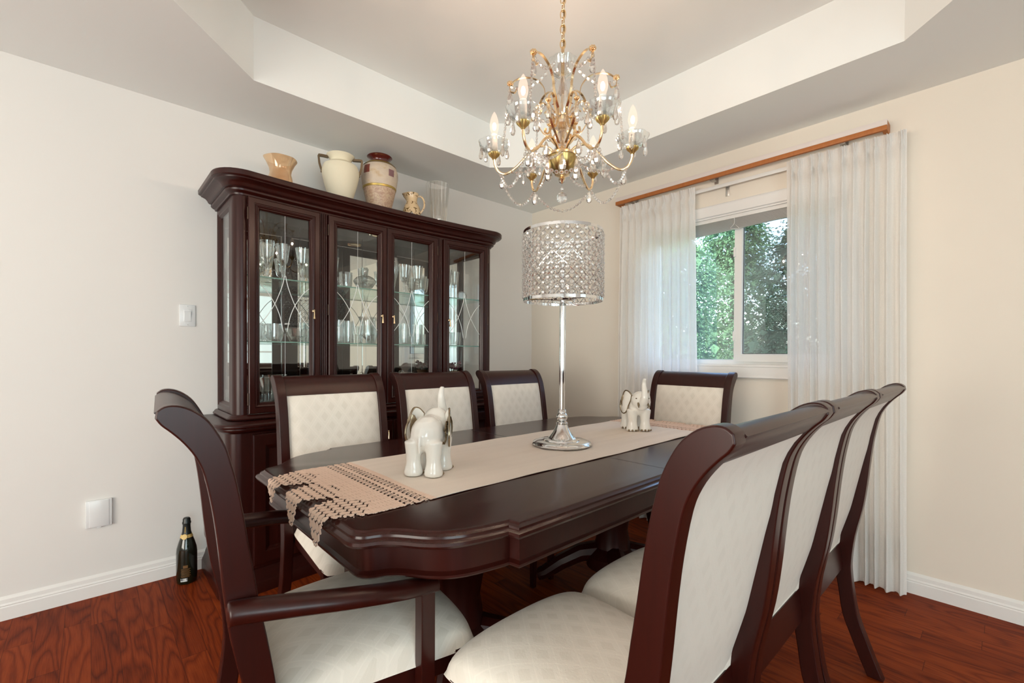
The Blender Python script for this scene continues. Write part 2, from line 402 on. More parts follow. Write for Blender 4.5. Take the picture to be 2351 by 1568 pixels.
def sweep(bm, path, prof, top=False, bottom=False):
    """path: [(x, y, nx, ny)], prof: [(out, z)]"""
    V = [[bm.verts.new((x+nx*o, y+ny*o, z)) for (o, z) in prof] for (x, y, nx, ny) in path]
    fs = []
    for a, b in zip(V, V[1:]):
        for k in range(len(prof)-1): fs.append(bm.faces.new((a[k], b[k], b[k+1], a[k+1])))
    if top: fs.append(bm.faces.new([r[-1] for r in V]))
    if bottom: fs.append(bm.faces.new([r[0] for r in V][::-1]))
    bmesh.ops.recalc_face_normals(bm, faces=fs)

# ------------------------------------------------------------------ room shell
XW, YW, XB, YB, ZC, ZT = 2.953, 2.925, -3.2, -3.4, 2.44, 2.74
WY0, WY1, WZ0, WZ1 = .56, 1.75, 1.09, 2.05       # window opening
def struct(name, bm, m, **k): return tag(finish(name, bm, m, smooth=k.pop('smooth', False), **k), kind='structure')
struct('floor', bx(XB, XW, YB, YW, -.05, 0), M['floor'])
struct('wall_left', bx(XB-.15, XW+.15, YW, YW+.15, 0, ZC), M['wall'])
bm = B()
box(bm, XW, XW+.15, YB, WY0, 0, ZC); box(bm, XW, XW+.15, WY1, YW, 0, ZC); box(bm, XW, XW+.15, WY0, WY1, 0, WZ0); box(bm, XW, XW+.15, WY0, WY1, WZ1, ZC)
struct('wall_right', bm, M['wall_warm_lit'])
struct('wall_back', bx(XB-.15, XB, YB-.15, YW, 0, ZC), M['wall'])
struct('wall_front', bx(XB, XW+.15, YB-.15, YB, 0, ZC), M['wall'])
# ceiling: lower ring with an octagonal tray
def octagon():
    x0, x1, y0, y1, c = .153, 2.44, -.129, 2.415, .42
    return [(x0+c, y0), (x1-c, y0), (x1, y0+c), (x1, y1-c), (x1-c, y1), (x0+c, y1), (x0, y1-c), (x0, y0+c)]
bm = B()
oc = octagon(); out = [(XB, YB), (XW, YB), (XW, YW), (XB, YW)]
lo = [bm.verts.new((x, y, ZC)) for x, y in oc]; hi = [bm.verts.new((x, y, ZT)) for x, y in oc]
ou = [bm.verts.new((x, y, ZC)) for x, y in out]; ot = [bm.verts.new((x, y, ZT+.2)) for x, y in out]
for k in range(8): bm.faces.new((lo[k], hi[k], hi[(k+1) % 8], lo[(k+1) % 8]))
bm.faces.new(hi)
ring = [((ou[0], ou[1]), (0, 1)), ((ou[1], ou[2]), (2, 3)), ((ou[2], ou[3]), (4, 5)), ((ou[3], ou[0]), (6, 7))]
for (a, b), (i, j) in ring: bm.faces.new((a, b, lo[j], lo[i]))
for v, (i, j) in ((1, (1, 2)), (2, (3, 4)), (3, (5, 6)), (0, (7, 0))): bm.faces.new((ou[v], lo[j], lo[i]))
bm.faces.new(ot)
for k in range(4): bm.faces.new((ou[k], ou[(k+1) % 4], ot[(k+1) % 4], ot[k]))
bmesh.ops.recalc_face_normals(bm, faces=bm.faces)
struct('ceiling', bm, M['ceiling'])
BP = [(0, 0), (.016, 0), (.016, .055), (.013, .06), (.015, .064), (.011, .072), (.010, .088), (.004, .095), (0, .1)]
bm = B(); sweep(bm, [(XB, YW, 0, -1), (XW-.016, YW, 0, -1)], BP); struct('baseboard_left', bm, M['trim'])
bm = B(); sweep(bm, [(XW, YW-.016, -1, 0), (XW, YB, -1, 0)], BP); struct('baseboard_right', bm, M['trim'])
# windows behind the camera (they show only in the mirror): plain white frames around the daylight
for n, (xa, xb) in enumerate(((-2.3, .3), (1.55, 2.85))):
    bm = B()
    frame_ring(bm, xa-.07, xb+.07, .63, 2.27, [(0, 0), (0, .03), (.07, .03), (.07, .0)], YB, 1)
    for q in (.25, .5, .75): box(bm, xa+(xb-xa)*q-.012, xa+(xb-xa)*q+.012, YB+.09, YB+.1, .7, 2.2)
    for q in (.33, .66): box(bm, xa, xb, YB+.09, YB+.1, .7+1.5*q-.012, .7+1.5*q+.012)
    struct('window_%d' % (n+2), bm, M['trim'])
# window_1 in the right wall
win = tag(thing('window_1', None, None, (XW, 1.155, WZ0)), kind='structure')
def wpart(name, bm, m, parent=win, **k): return finish(name, localise(bm, win), m, parent, **k)
bm = B()     # casing on the room side + sill and apron
cp = [(0, 0), (0, .012), (.015, .016), (.02, .012), (.05, .014), (.056, .018), (.066, .018), (.07, 0)]
def ring_x(bm, y0, y1, z0, z1, prof, x):
    t = B(); frame_ring(t, y0, y1, z0, z1, prof, 0, -1)
    me = bpy.data.meshes.new('t'); t.to_mesh(me); t.free()
    nb = len(bm.verts); bm.from_mesh(me); bpy.data.meshes.remove(me); bm.verts.ensure_lookup_table()
    for v in bm.verts[nb:]: v.co = Vector((x+v.co.y, v.co.x, v.co.z))
    bmesh.ops.recalc_face_normals(bm, faces=bm.faces)
ring_x(bm, WY0-.07, WY1+.07, WZ0-.07, WZ1+.07, [(0, 0), (0, .02), (.006, .024), (.014, .02), (.03, .016), (.055, .013), (.066, .012), (.07, 0)], XW)
wpart('casing', bm, M['trim'])
bm = B(); box(bm, XW-.004, XW+.15, WY0, WY1, WZ0, WZ0+.012); box(bm, XW, XW+.15, WY0, WY0+.008, WZ0, WZ1); box(bm, XW, XW+.15, WY1-.008, WY1, WZ0, WZ1); box(bm, XW, XW+.15, WY0, WY1, WZ1-.008, WZ1)
wpart('jamb', bm, M['trim'])
bm = B(); ring_x(bm, WY0+.008, WY1-.008, WZ0+.012, WZ1-.008, [(0, 0), (0, .05), (.028, .05), (.028, .02), (.032, .02), (.032, 0)], XW+.11); box(bm, XW+.06, XW+.10, 1.135, 1.165, WZ0+.03, WZ1-.04)
wpart('frame', bm, M['vinyl'])
bm = B(); box(bm, XW+.085, XW+.089, 1.16, WY1-.04, WZ0+.04, WZ1-.04); wpart('fixed_pane', bm, M['window_glass'])
sash = None
bm = B(); ring_x(bm, WY0+.03, 1.165, WZ0+.03, WZ1-.03, [(0, 0), (0, .035), (.042, .035), (.048, .028), (.048, 0)], XW+.075)
sash = wpart('sash', bm, M['vinyl'])
bm = B(); ring_x(bm, WY0+.076, 1.119, WZ0+.076, WZ1-.076, [(0, 0), (0, .006), (.005, .006), (.005, 0)], XW+.063); wpart('gasket', bm, M['gasket'], sash)
bm = B(); box(bm, XW+.058, XW+.062, WY0+.078, 1.117, WZ0+.078, WZ1-.078); wpart('pane', bm, M['window_glass'], sash)
bm = B(); box(bm, XW+.104, XW+.1045, WY0+.04, 1.15, WZ0+.04, WZ1-.04); wpart('pane_dark_overlay', bm, M['dark_overlay'])  # see-through dark sheet added for the darker, reflecting look of the right sash
bm = B(); box(bm, XW+.03, XW+.06, 1.155, 1.17, 1.78, 1.84, .003); box(bm, XW+.03, XW+.06, 1.155, 1.17, 1.25, 1.31, .003); wpart('latch', bm, M['vinyl'])
# mini blind drawn up crookedly
bl = thing('mini_blind', 'white mini blind bunched up crookedly at the top of the window', 'blind', (XW+.02, 1.155, 2.03))
bm = B(); box(bm, -.012, .018, -.575, .575, -.012, .012, .003); finish('headrail', bm, M['blind'], bl)
for k in range(16):
    t = k/15; z0 = -.018-.028*t; bm = B()
    s = .078*t
    V = [bm.verts.new(p) for p in ((-.014, -.565, z0-.565*-s*.0+.0), (.014, -.565, z0+.003), (.014, .565, z0-1.13*s*.62+.003), (-.014, .565, z0-1.13*s*.62))]
    for v in V[:2]: v.co.z -= .004*k*.2
    f = bm.faces.new(V); r = bmesh.ops.extrude_face_region(bm, geom=[f]); bmesh.ops.translate(bm, vec=(0, 0, -.0012), verts=[q for q in r['geom'] if isinstance(q, bmesh.types.BMVert)])
    bmesh.ops.recalc_face_normals(bm, faces=bm.faces); finish('slat', bm, M['blind'], bl, smooth=False)
bm = B(); tube(bm, spline([(-.016, .0, -.01), (-.018, .0, -.05), (-.02, .02, -.075), (-.018, -.03, -.085), (-.02, -.01, -.06)], 6), .0015, 5); finish('cord', bm, M['blind'], bl)

# ------------------------------------------------------------------ outside
struct('ground', bx(XW+.15, 40, -25, 30, -.45, -.4), M['lawn'])
def tree(label, x, y, h, r, m, n, size, base=.0, group='trees outside the window'):
    t = thing('tree', label, 'tree', (x, y, -.4), group=None)
    bm = B(); tube(bm, [(0, 0, 0), (.03, .02, h*.5), (0, 0, h*.93)], lambda q: .11*(1-q)+.015, 8); finish('trunk', bm, M['bark'], t)
    rnd = random.Random(int(x*100+y*10)); bm = B()
    for i in range(n):
        q = rnd.random()**.8; z = base+(h-base)*q; rr = r*min(1, 1.9*(1-q))**.7*(.35+.65*rnd.random()**.5)*(1+.25*math.sin(z*5+i % 3)); a = rnd.random()*2*PI
        c = Vector((rr*math.cos(a), rr*math.sin(a), z+rnd.uniform(-.1, .1)))
        rm = Matrix.Rotation(a, 3, 'Z') @ Matrix.Rotation(rnd.uniform(-.4, 1.1), 3, 'Y') @ Matrix.Rotation(rnd.uniform(-1.2, 1.2), 3, 'X')
        s = size*rnd.uniform(.6, 1.4)
        vs = [bm.verts.new(c+rm @ Vector(p)) for p in ((0, 0, 0), (s*.45, -s*.28, s*.05), (s, 0, -s*.1), (s*.45, s*.28, s*.05))]
        bm.faces.new(vs)
    for i in range(3000):
        q = rnd.random()**.8; z = base+(h-base)*q; rr = r*min(1, 1.9*(1-q))**.7*.80*rnd.random()**.6*(1+.25*math.sin(z*5)); a = rnd.random()*2*PI
        c = Vector((rr*math.cos(a), rr*math.sin(a), z)); rm = Matrix.Rotation(rnd.uniform(0, 6.3), 3, 'Z') @ Matrix.Rotation(rnd.uniform(-1.3, 1.3), 3, 'Y'); k_ = rnd.uniform(.09, .19)
        bm.faces.new([bm.verts.new(c+rm @ Vector(p)) for p in ((0, 0, 0), (k_*.45, -k_*.4, k_*.1), (k_, 0, -k_*.1), (k_*.45, k_*.4, k_*.1))])
    finish('foliage', bm, m, t, smooth=False)
tree('bright green cedar outside the left window pane', 6.4, 3.45, 3.9, .95, M['leaf_b'], 42000, .034)
tree('mid green cedar farther back between the two panes', 9.6, 3.75, 5.0, 1.05, M['leaf_a'], 22000, .055)
tree('dark evergreen outside the right window pane', 6.6, 1.45, 4.1, .95, M['leaf_c'], 46000, .034)
tree('dark evergreen seen through the sheer right curtain', 7.6, -.55, 4.2, 1.0, M['leaf_c'], 16000, .06)
tree('pale green cedar seen through the sheer left curtain', 7.2, 5.7, 4.0, 1.0, M['leaf_b'], 16000, .06)
# ------------------------------------------------------------------ wall fittings
sw = thing('light_switch', 'white rocker light switch on the wall left of the cabinet', 'light switch', (.3795, YW, 1.353))
bm = B(); box(bm, -.035, .035, -.006, 0, -.057, .057, .003); finish('plate', bm, M['plate'], sw)
bm = B(); box(bm, -.017, .017, -.008, -.004, -.032, .032, .001); finish('rocker_frame', bm, M['plate'], sw)
bm = B(); prism(bm, [(-.008, -.025), (-.0125, .02), (-.005, .024), (-.004, -.025)], 'x', -.0135, .0135); finish('rocker', bm, M['plate'], sw)
for z in (-.048, .048): bm = B(); lathe(bm, [(0, .0075), (.003, .007), (.003, .004)], 10); bmesh.ops.rotate(bm, cent=(0, 0, 0), matrix=Matrix.Rotation(PI/2, 3, 'X'), verts=bm.verts); bmesh.ops.translate(bm, vec=(0, 0, z), verts=bm.verts); finish('screw', bm, M['steel'], sw)
wp = thing('wall_plate', 'blank square white cover plate low on the left wall', 'cover plate', (.0305, YW, .392))
bm = B(); box(bm, -.047, .047, -.014, 0, -.064, .064, .003); finish('plate', bm, M['plate'], wp)
bm = B(); box(bm, -.034, .036, -.016, -.012, -.06, .06, .001); finish('cover', bm, M['plate'], wp)
bm = B(); box(bm, -.008, .008, -.012, -.004, -.069, -.063, .001); finish('catch', bm, M['plate'], wp)

# ------------------------------------------------------------------ bottle
def bottle():
    t = thing('champagne_bottle', 'dark sparkling wine bottle with gold neck medallion on the floor by the left wall', 'bottle', (.357, 2.80, 0), math.radians(-20))
    bm = B(); lathe(bm, [(0, .004), (.038, 0), (.043, .006), (.0445, .02), (.0445, .15), (.042, .175), (.034, .205), (.024, .235), (.018, .255), (.0155, .285), (.0155, .30), (0, .302)], 32); finish('glass_body', bm, M['bottle'], t)
    bm = B(); lathe(bm, [(.0215, .243), (.0185, .257), (.0165, .28), (.0165, .293), (.0185, .295), (.019, .303), (.0165, .307), (.0165, .318), (.012, .325), (0, .327)], 24, flute=lambda u, z: .03*math.sin(9*2*PI*u) if z > .29 else 0); finish('foil', bm, M['foil'], t)
    def patch(a0, a1, z0, z1, r, n=10, uv=True):
        bm = B(); grid(bm, n, 4, lambda u, v: ((r(z0+(z1-z0)*v))*math.cos(a0+(a1-a0)*u), r(z0+(z1-z0)*v)*math.sin(a0+(a1-a0)*u), z0+(z1-z0)*v), uv=lambda u, v: (u, v)); bmesh.ops.recalc_face_normals(bm, faces=bm.faces); return bm
    av = math.atan2(-2.8, -.357)+math.radians(20)
    rr = lambda z: .0217+(.243-z)*.35+.0008
    finish('neck_band', patch(av-1.9, av+1.9, .228, .243, rr, 24), M['gold_label'], t)
    bm = B(); lathe(bm, [(0, .003), (.0125, .0022), (.0135, 0)], 24); bmesh.ops.transform(bm, matrix=Matrix.Rotation(av-.35, 4, 'Z') @ Matrix.Translation((.0265, 0, .235)) @ Matrix.Rotation(PI/2-.33, 4, 'Y'), verts=bm.verts); finish('medallion', bm, M['gold_label'], t)
    bm = B(); pts = []
    for k in range(40):
        z = .249+k*.00085; r = .0187-(z-.249)*.09; a = av-.35+.16*math.sin(k*1.3); pts.append((r*math.cos(a)*1.03, r*math.sin(a)*1.03, z))
    tube(bm, pts, .0006, 4); finish('neck_script', bm, M['gold_label'], t)
    for k in range(8):
        finish('label_line', patch(av-.55+.02*(k % 3), av+.35-.1*(k % 2), .078-k*.0055, .0805-k*.0055, lambda z: .0449), M['label_print'], t)
    finish('crest', patch(av-.35, av+.1, .084, .098, lambda z: .0449), M['label_print'], t)
    finish('barcode_label', patch(av-.6, av+.05, .018, .034, lambda z: .0450), M['barcode'], t)
bottle()

# ------------------------------------------------------------------ chairs (local: faces +Y, origin on the floor)
CF = [(.322, 0), (.346, .056), (.375, .131), (.399, .20), (.411, .28), (.421, .35), (.424, .42), (.418, .496), (.402, .598), (.390, .66), (.381, .721), (.371, .786), (.362, .849), (.351, .912), (.343, .946), (.334, .979), (.319, 1.011), (.303, 1.035), (.281, 1.053), (.260, 1.061), (.243, 1.060), (.232, 1.052)]
CR = [(.276, 0), (.299, .056), (.327, .131), (.351, .20), (.365, .28), (.373, .35), (.374, .40), (.364, .496), (.343, .598), (.331, .69), (.322, .785), (.313, .86), (.300, .93), (.287, .965), (.270, .992), (.252, 1.013), (.238, 1.027), (.230, 1.040)]
GAP = [(.046, .44), (.037, .55), (.027, .69), (.012, .83), (.010, .92), (.006, 1.1)]
OFF = -.565
def interp(T, z):
    for a, b in zip(T, T[1:]):
        if a[1] <= z <= b[1]: return a[0]+(b[0]-a[0])*(z-a[1])/(b[1]-a[1])
    return T[-1][0]
def smooth2(T, n=3): return [(p.x, p.y) for p in spline([(a, b, 0) for a, b in T], n)]
def cushion(w0, w1, y0, y1, z0, h, p=3.6):
    bm = B()
    def f(u, v):
        a, b = 2*u-1, 2*v-1
        a = math.copysign(abs(a)**.75, a); b = math.copysign(abs(b)**.75, b)
        w_ = w0+(w1-w0)*(b+1)/2
        e = max(0, (1-abs(a)**p))*max(0, (1-abs(b)**p))
        y = y0+(y1-y0)*(b+1)/2 + .035*(1-a*a)*max(0, b)*.6
        rc = 1-.03*(abs(b)**10)
        return (a*w_/2*rc, y-.012*abs(a)**10*max(0, b), z0+h*e**.36*(1+.10*(1-a*a)*(1-b*b)))
    grid(bm, 28, 28, f, uv=lambda u, v: (f(u, v)[0], f(u, v)[1]-.6*f(u, v)[2]))
    bmesh.ops.recalc_face_normals(bm, faces=bm.faces); return bm
def make_chair(label, W=.49, arms=False, group='dining chairs around the table'):
    SW = .532 if arms else .494
    t = thing('dining_armchair' if arms else 'dining_chair', label, 'chair', group=group)
    F_, R_ = smooth2(CF), smooth2(CR)
    poly = [(y+OFF, z) for y, z in F_] + [(y+OFF, z) for y, z in R_[::-1]]
    for s in (-1, 1):
        bm = B(); a, b = sorted((s*W/2, s*(W/2-.038))); prism(bm, poly, 'x', a, b, .0035, 2); finish('back_post', bm, M['wood'], t, angle=60, wn=True)
    ins = .006   # top rail, rolled like the posts
    fr = [(y-ins*.6, z-ins) for y, z in F_ if z > .975]; rr = [(y+ins*.5, z+ins*.2) for y, z in R_ if z > .998]
    bm = B(); prism(bm, [(y+OFF, z) for y, z in fr]+[(y+OFF, z) for y, z in rr[::-1]], 'x', -W/2+.036, W/2-.036); finish('top_rail', bm, M['wood'], t, angle=50)
    bm = B(); x0, x1 = -W/2+.037, W/2-.037
    def front(u, v):
        z = .455+.535*v; return (x0+(x1-x0)*u, interp(CF, z)+OFF-.012+.014*min(1, 8*min(u, 1-u, v, 1-v))**.6, z)
    def rear(u, v):
        z = .455+.545*v; return (x0+(x1-x0)*u, interp(CR, min(z, 1.04))+OFF+interp(GAP, z), z)
    grid(bm, 14, 24, front, uv=lambda u, v: (u*.42, v*.54)); bmesh.ops.recalc_face_normals(bm, faces=bm.faces)
    finish('back_panel', bm, M['fabric'], t)
    bm = B(); grid(bm, 4, 24, rear, uv=lambda u, v: (u*.42+.02, v*.54)); bmesh.ops.recalc_face_normals(bm, faces=bm.faces)
    finish('back_cover', bm, M['fabric_plain'], t)
    bm = B(); prism(bm, [(interp(CR, .37)+OFF+.024, .37), (interp(CR, .46)+OFF+.040, .46), (interp(CF, .46)+OFF-.002, .46), (interp(CF, .37)+OFF-.006, .37)], 'x', x0-.001, x1+.001, .003); finish('lower_back_rail', bm, M['wood'], t, wn=True)
    finish('seat', cushion(W-.07, SW+.006, -.150, .326, .408, .077), M['fabric'], t)
    bm = B(); w0, w1 = (W-.09)/2, SW/2-.018
    for s in (-1, 1):
        prism(bm, [(s*w0, -.16), (s*w1, .30), (s*(w1-.022), .30), (s*(w0-.022), -.16)][::s], 'z', .355, .416, .002)
    box(bm, -SW/2+.03, SW/2-.03, .275, .297, .355, .416, .002); finish('seat_frame', bm, M['wood'], t, wn=True)
    for s in (-1, 1):
        bm = B(); xl = s*(SW/2-.02); top = .414
        tl = .018
        vs = box(bm, xl-tl, xl+tl, .262-tl+.008, .262+tl+.008, 0, top)
        for v in vs[:4]: v.co.x = xl+(v.co.x-xl)*.7-s*.004; v.co.y = .270+(v.co.y-.270)*.7
        bmesh.ops.bevel(bm, geom=bm.edges[:], offset=.003, segments=2, affect='EDGES'); finish('leg', bm, M['wood'], t, wn=True)
        if arms:
            bm = B(); box(bm, s*.262-.018, s*.262+.018, .152, .188, .36, .606, .003); finish('arm_post', bm, M['wood'], t, wn=True)
            bm = B(); pa = spline([(s*(W/2+.008), -.232, .668), (s*(W/2+.012), -.215, .672), (s*(W/2+.034), -.12, .664), (s*(W/2+.048), -.02, .650), (s*(W/2+.042), .09, .628), (s*(.266), .18, .606), (s*(.262), .20, .600)], 7)
            rings = []
            for i, p in enumerate(pa):
                q = i/(len(pa)-1); en = min(1, .25+i/5)**.5*min(1, .4+(len(pa)-1-i)/4)**.5; hw = (.022+.006*math.sin(PI*q))*en; hh = (.022-.005*q)*en
                rings.append([bm.verts.new((p.x+hw*math.cos(a)*(1 if abs(math.cos(a)) > 0 else 1), p.y, p.z+hh*math.copysign(abs(math.sin(a))**.7, math.sin(a)))) for a in [2*PI*k/14 for k in range(14)]])
            for a, b in zip(rings, rings[1:]):
                for k in range(14): bm.faces.new((a[k], a[(k+1) % 14], b[(k+1) % 14], b[k]))
            bm.faces.new(rings[0][::-1]); bm.faces.new(rings[-1]); bmesh.ops.recalc_face_normals(bm, faces=bm.faces)
            finish('armrest', bm, M['wood'], t, angle=60)
    return t
def put(o, x, y, deg, label):
    o.location = (x, y, 0); o.rotation_euler = (0, 0, math.radians(deg)); o['label'] = label
ch = make_chair('x')
spots = [(.845, .565, 0, 'nearest dining chair of the row with backs to us, right of the table'),
         (1.345, .565, 0, 'middle dining chair of the row with backs to us'),
         (1.845, .565, 0, 'dining chair with its back to us nearest the right curtain, splayed leg visible'),
         (.825, 1.848, 180, 'dining chair facing us across the table, directly behind the nearer elephant'),
         (1.39, 1.848, 180, 'middle dining chair facing us across the table in front of the glass cabinet'),
         (1.965, 1.848, 180, 'dining chair facing us across the table nearest the room corner'),
         (2.398, 1.283, 90, 'dining chair at the far table end in front of the window')]
for i, (x, y, a, lb) in enumerate(spots):
    o = ch if i == 0 else copy_tree(ch); put(o, x, y, a, lb)
ac = make_chair('x', .50, True); put(ac, .437, 1.205, -95, 'dining armchair with curved arms at the near end of the table')

# ------------------------------------------------------------------ table
tb = thing('dining_table', 'dark cherry dining table with scalloped corners under the cloth runner', 'table', (1.47, 1.345, 0))
def outline(ins=0):
    cx, cy, hx, hy = 0, 0, 1.06, .597
    q = [(1.06, .365), (1.056, .385), (1.040, .405), (1.010, .417), (.985, .437), (.965, .462), (.945, .490), (.915, .520), (.880, .540), (.845, .551), (.800, .560), (.772, .565), (.757, .567), (.752, .597)]
    q = [(x-ins, y-ins*.95) if i < len(q)-2 else (x-ins, y-ins) for i, (x, y) in enumerate(q)]
    q = [(p.x, p.y) for p in spline([(a, b, 0) for a, b in q[:-2]], 3)]+q[-2:]
    a = q; b = [(-x, y) for x, y in q[::-1]]; c = [(-x, -y) for x, y in q]; d = [(x, -y) for x, y in q[::-1]]
    return a+b+c+d
def stack(bm, layers, cap=True):
    V = [[bm.verts.new((x, y, z)) for x, y in outline(i)] for i, z in layers]
    n = len(V[0])
    for a, b in zip(V, V[1:]):
        for k in range(n): bm.faces.new((a[k], a[(k+1) % n], b[(k+1) % n], b[k]))
    if cap: bm.faces.new(V[0][::-1]); bm.faces.new(V[-1])
    bmesh.ops.recalc_face_normals(bm, faces=bm.faces)
bm = B(); stack(bm, [(.022, .722), (.010, .724), (.003, .729), (0, .735), (.002, .741), (.009, .744), (.011, .746), (.012, .751), (.018, .754), (.021, .756), (.023, .759), (.028, .760)]); finish('tabletop', bm, M['wood_top'], tb, angle=28)
bm = B(); stack(bm, [(.040, .640), (.036, .641), (.034, .645), (.034, .650), (.040, .654), (.042, .656), (.042, .722)], False); finish('apron', bm, M['wood'], tb, angle=28)
bm = B(); box(bm, -.0012, .0012, -.55, .55, .7596, .7603); finish('leaf_seam', bm, M['gasket'], tb, smooth=False)
for s in (-1, 1):
    bm = B(); lathe(bm, [(0, .09), (.13, .09), (.13, .15), (.09, .19), (.075, .28), (.095, .40), (.11, .52), (.10, .62), (.16, .66), (.16, .70), (0, .70)], 28, (s*.48, 0, 0)); pd = finish('pedestal', bm, M['wood'], tb)
    for a in (PI/4, 3*PI/4, -PI/4, -3*PI/4):
        bm = B(); c, d = math.cos(a), math.sin(a)
        tube(bm, [(s*.48+c*r, d*r, z) for r, z in [(.08, .16), (.16, .15), (.26, .10), (.34, .045), (.38, .03)]], lambda q: .05-.022*q, 10); finish('foot', bm, M['wood'], pd)

# ------------------------------------------------------------------ runner
rn = thing('table_runner', 'blush linen table runner with crocheted scalloped ends along the table', 'table runner', (1.47, 1.32, .761))
YR0, YR1 = 1.045, 1.595
def drape(s, y, side):
    """s = distance from table centre towards the end; bends down past the edge"""
    xe = 1.055 - .02*max(0, abs(y-1.345)-.28)*4
    zz = .0035
    if s <= xe: z = zz; x = s
    else:
        q = s-xe; R = .012
        if q < R*PI/2: x = xe+R*math.sin(q/R); z = zz-R*(1-math.cos(q/R))
        else: x = xe+R+.002; z = zz-R-(q-R*PI/2)
    return (side*x, y-1.32, z)
rnd = random.Random(3)
bm = B(); grid(bm, 60, 24, lambda u, v: (-.785+1.60*u, YR0+(YR1-YR0)*v-1.32+.004*math.sin(u*9+v*3)*(1 if v in (0, 1) else .4), .0035+.0012*math.sin(v*40)*math.sin(u*5)+.0008*math.sin(u*31+v*7)))
r_ = bmesh.ops.extrude_face_region(bm, geom=bm.faces[:]); bmesh.ops.translate(bm, vec=(0, 0, -.0022), verts=[q for q in r_['geom'] if isinstance(q, bmesh.types.BMVert)]); bmesh.ops.recalc_face_normals(bm, faces=bm.faces)
finish('linen_panel', bm, M['linen'], rn)
def crochet(side, s0, slen=.44, step=.002):
    bm = B(); nu = int(slen/step); nv = int((YR1-YR0)/step)
    W_ = YR1-YR0; cw = W_/3
    def keep(u, v):
        s = u*slen; y = v*W_
        if s < .012: return True
        if s < .100:      # two ladders of slanted holes between solid braids
            k = (s-.012)/.044; fr = k % 1
            if fr < .16 or fr > .88: return True
            a = (y/.0215+fr*.9) % 1
            return not (.16 < a < .84) or .44 < a < .54 and .3 < fr < .7
        # scallop outline
        c = int(y/cw); yc = (y-(c+.5)*cw); h = abs(yc)/(cw/2)
        sv = .185; tip = .365 - (.02 if c == 2 else 0)
        # half width of scallop at s
        if s < sv: solid_valley = True
        else:
            q = (s-sv)/(tip-sv)
            if q > 1: return False
            hw = (1-q)**.85*1.0+.10*(1 if q < .97 else .5)
            hw *= .93+.10*math.cos(s/.019*PI*2)
            if h > min(hw, .97): return False
            solid_valley = False
        # dense ground triangle between scallops, petals inside scallops
        vee = .125+.07*h      # petals start here
        if s < vee+.02:
            return not ((int(s/step) % 5 == 0) and (int(y/step) % 4 == 0))
        # petals: rows of pointed ovals
        row = (s-.09)/.0265; ri = int(row); fr = row-ri-.5
        col = yc/.0225+(.5 if ri % 2 else 0); fc = col-math.floor(col)-.5
        return (fr/.48)**2+(fc/.43)**2 < 1.0 or abs(fc) < .07 or (abs(fr) < .06 and abs(yc) < cw*.42)
    def f(u, v):
        s = s0+u*slen; y = YR0+v*W_
        x, yy, z = drape(s, y, side)
        return (x, yy, z+.0005*math.sin(u*slen/.0265*2*PI)+.0005*math.sin(v*W_/.0112*2*PI))
    grid(bm, nu, nv, f, keep)
    r = bmesh.ops.extrude_face_region(bm, geom=bm.faces[:])
    nv_ = [q for q in r['geom'] if isinstance(q, bmesh.types.BMVert)]
    for v in nv_:
        if v.co.z > -.008: v.co.z -= .0022
        else: v.co.x -= side*.002
    bmesh.ops.recalc_face_normals(bm, faces=bm.faces)
    return finish('crochet_end', bm, M['crochet'], rn, angle=60)
crochet(-1, .778); crochet(1, .808)

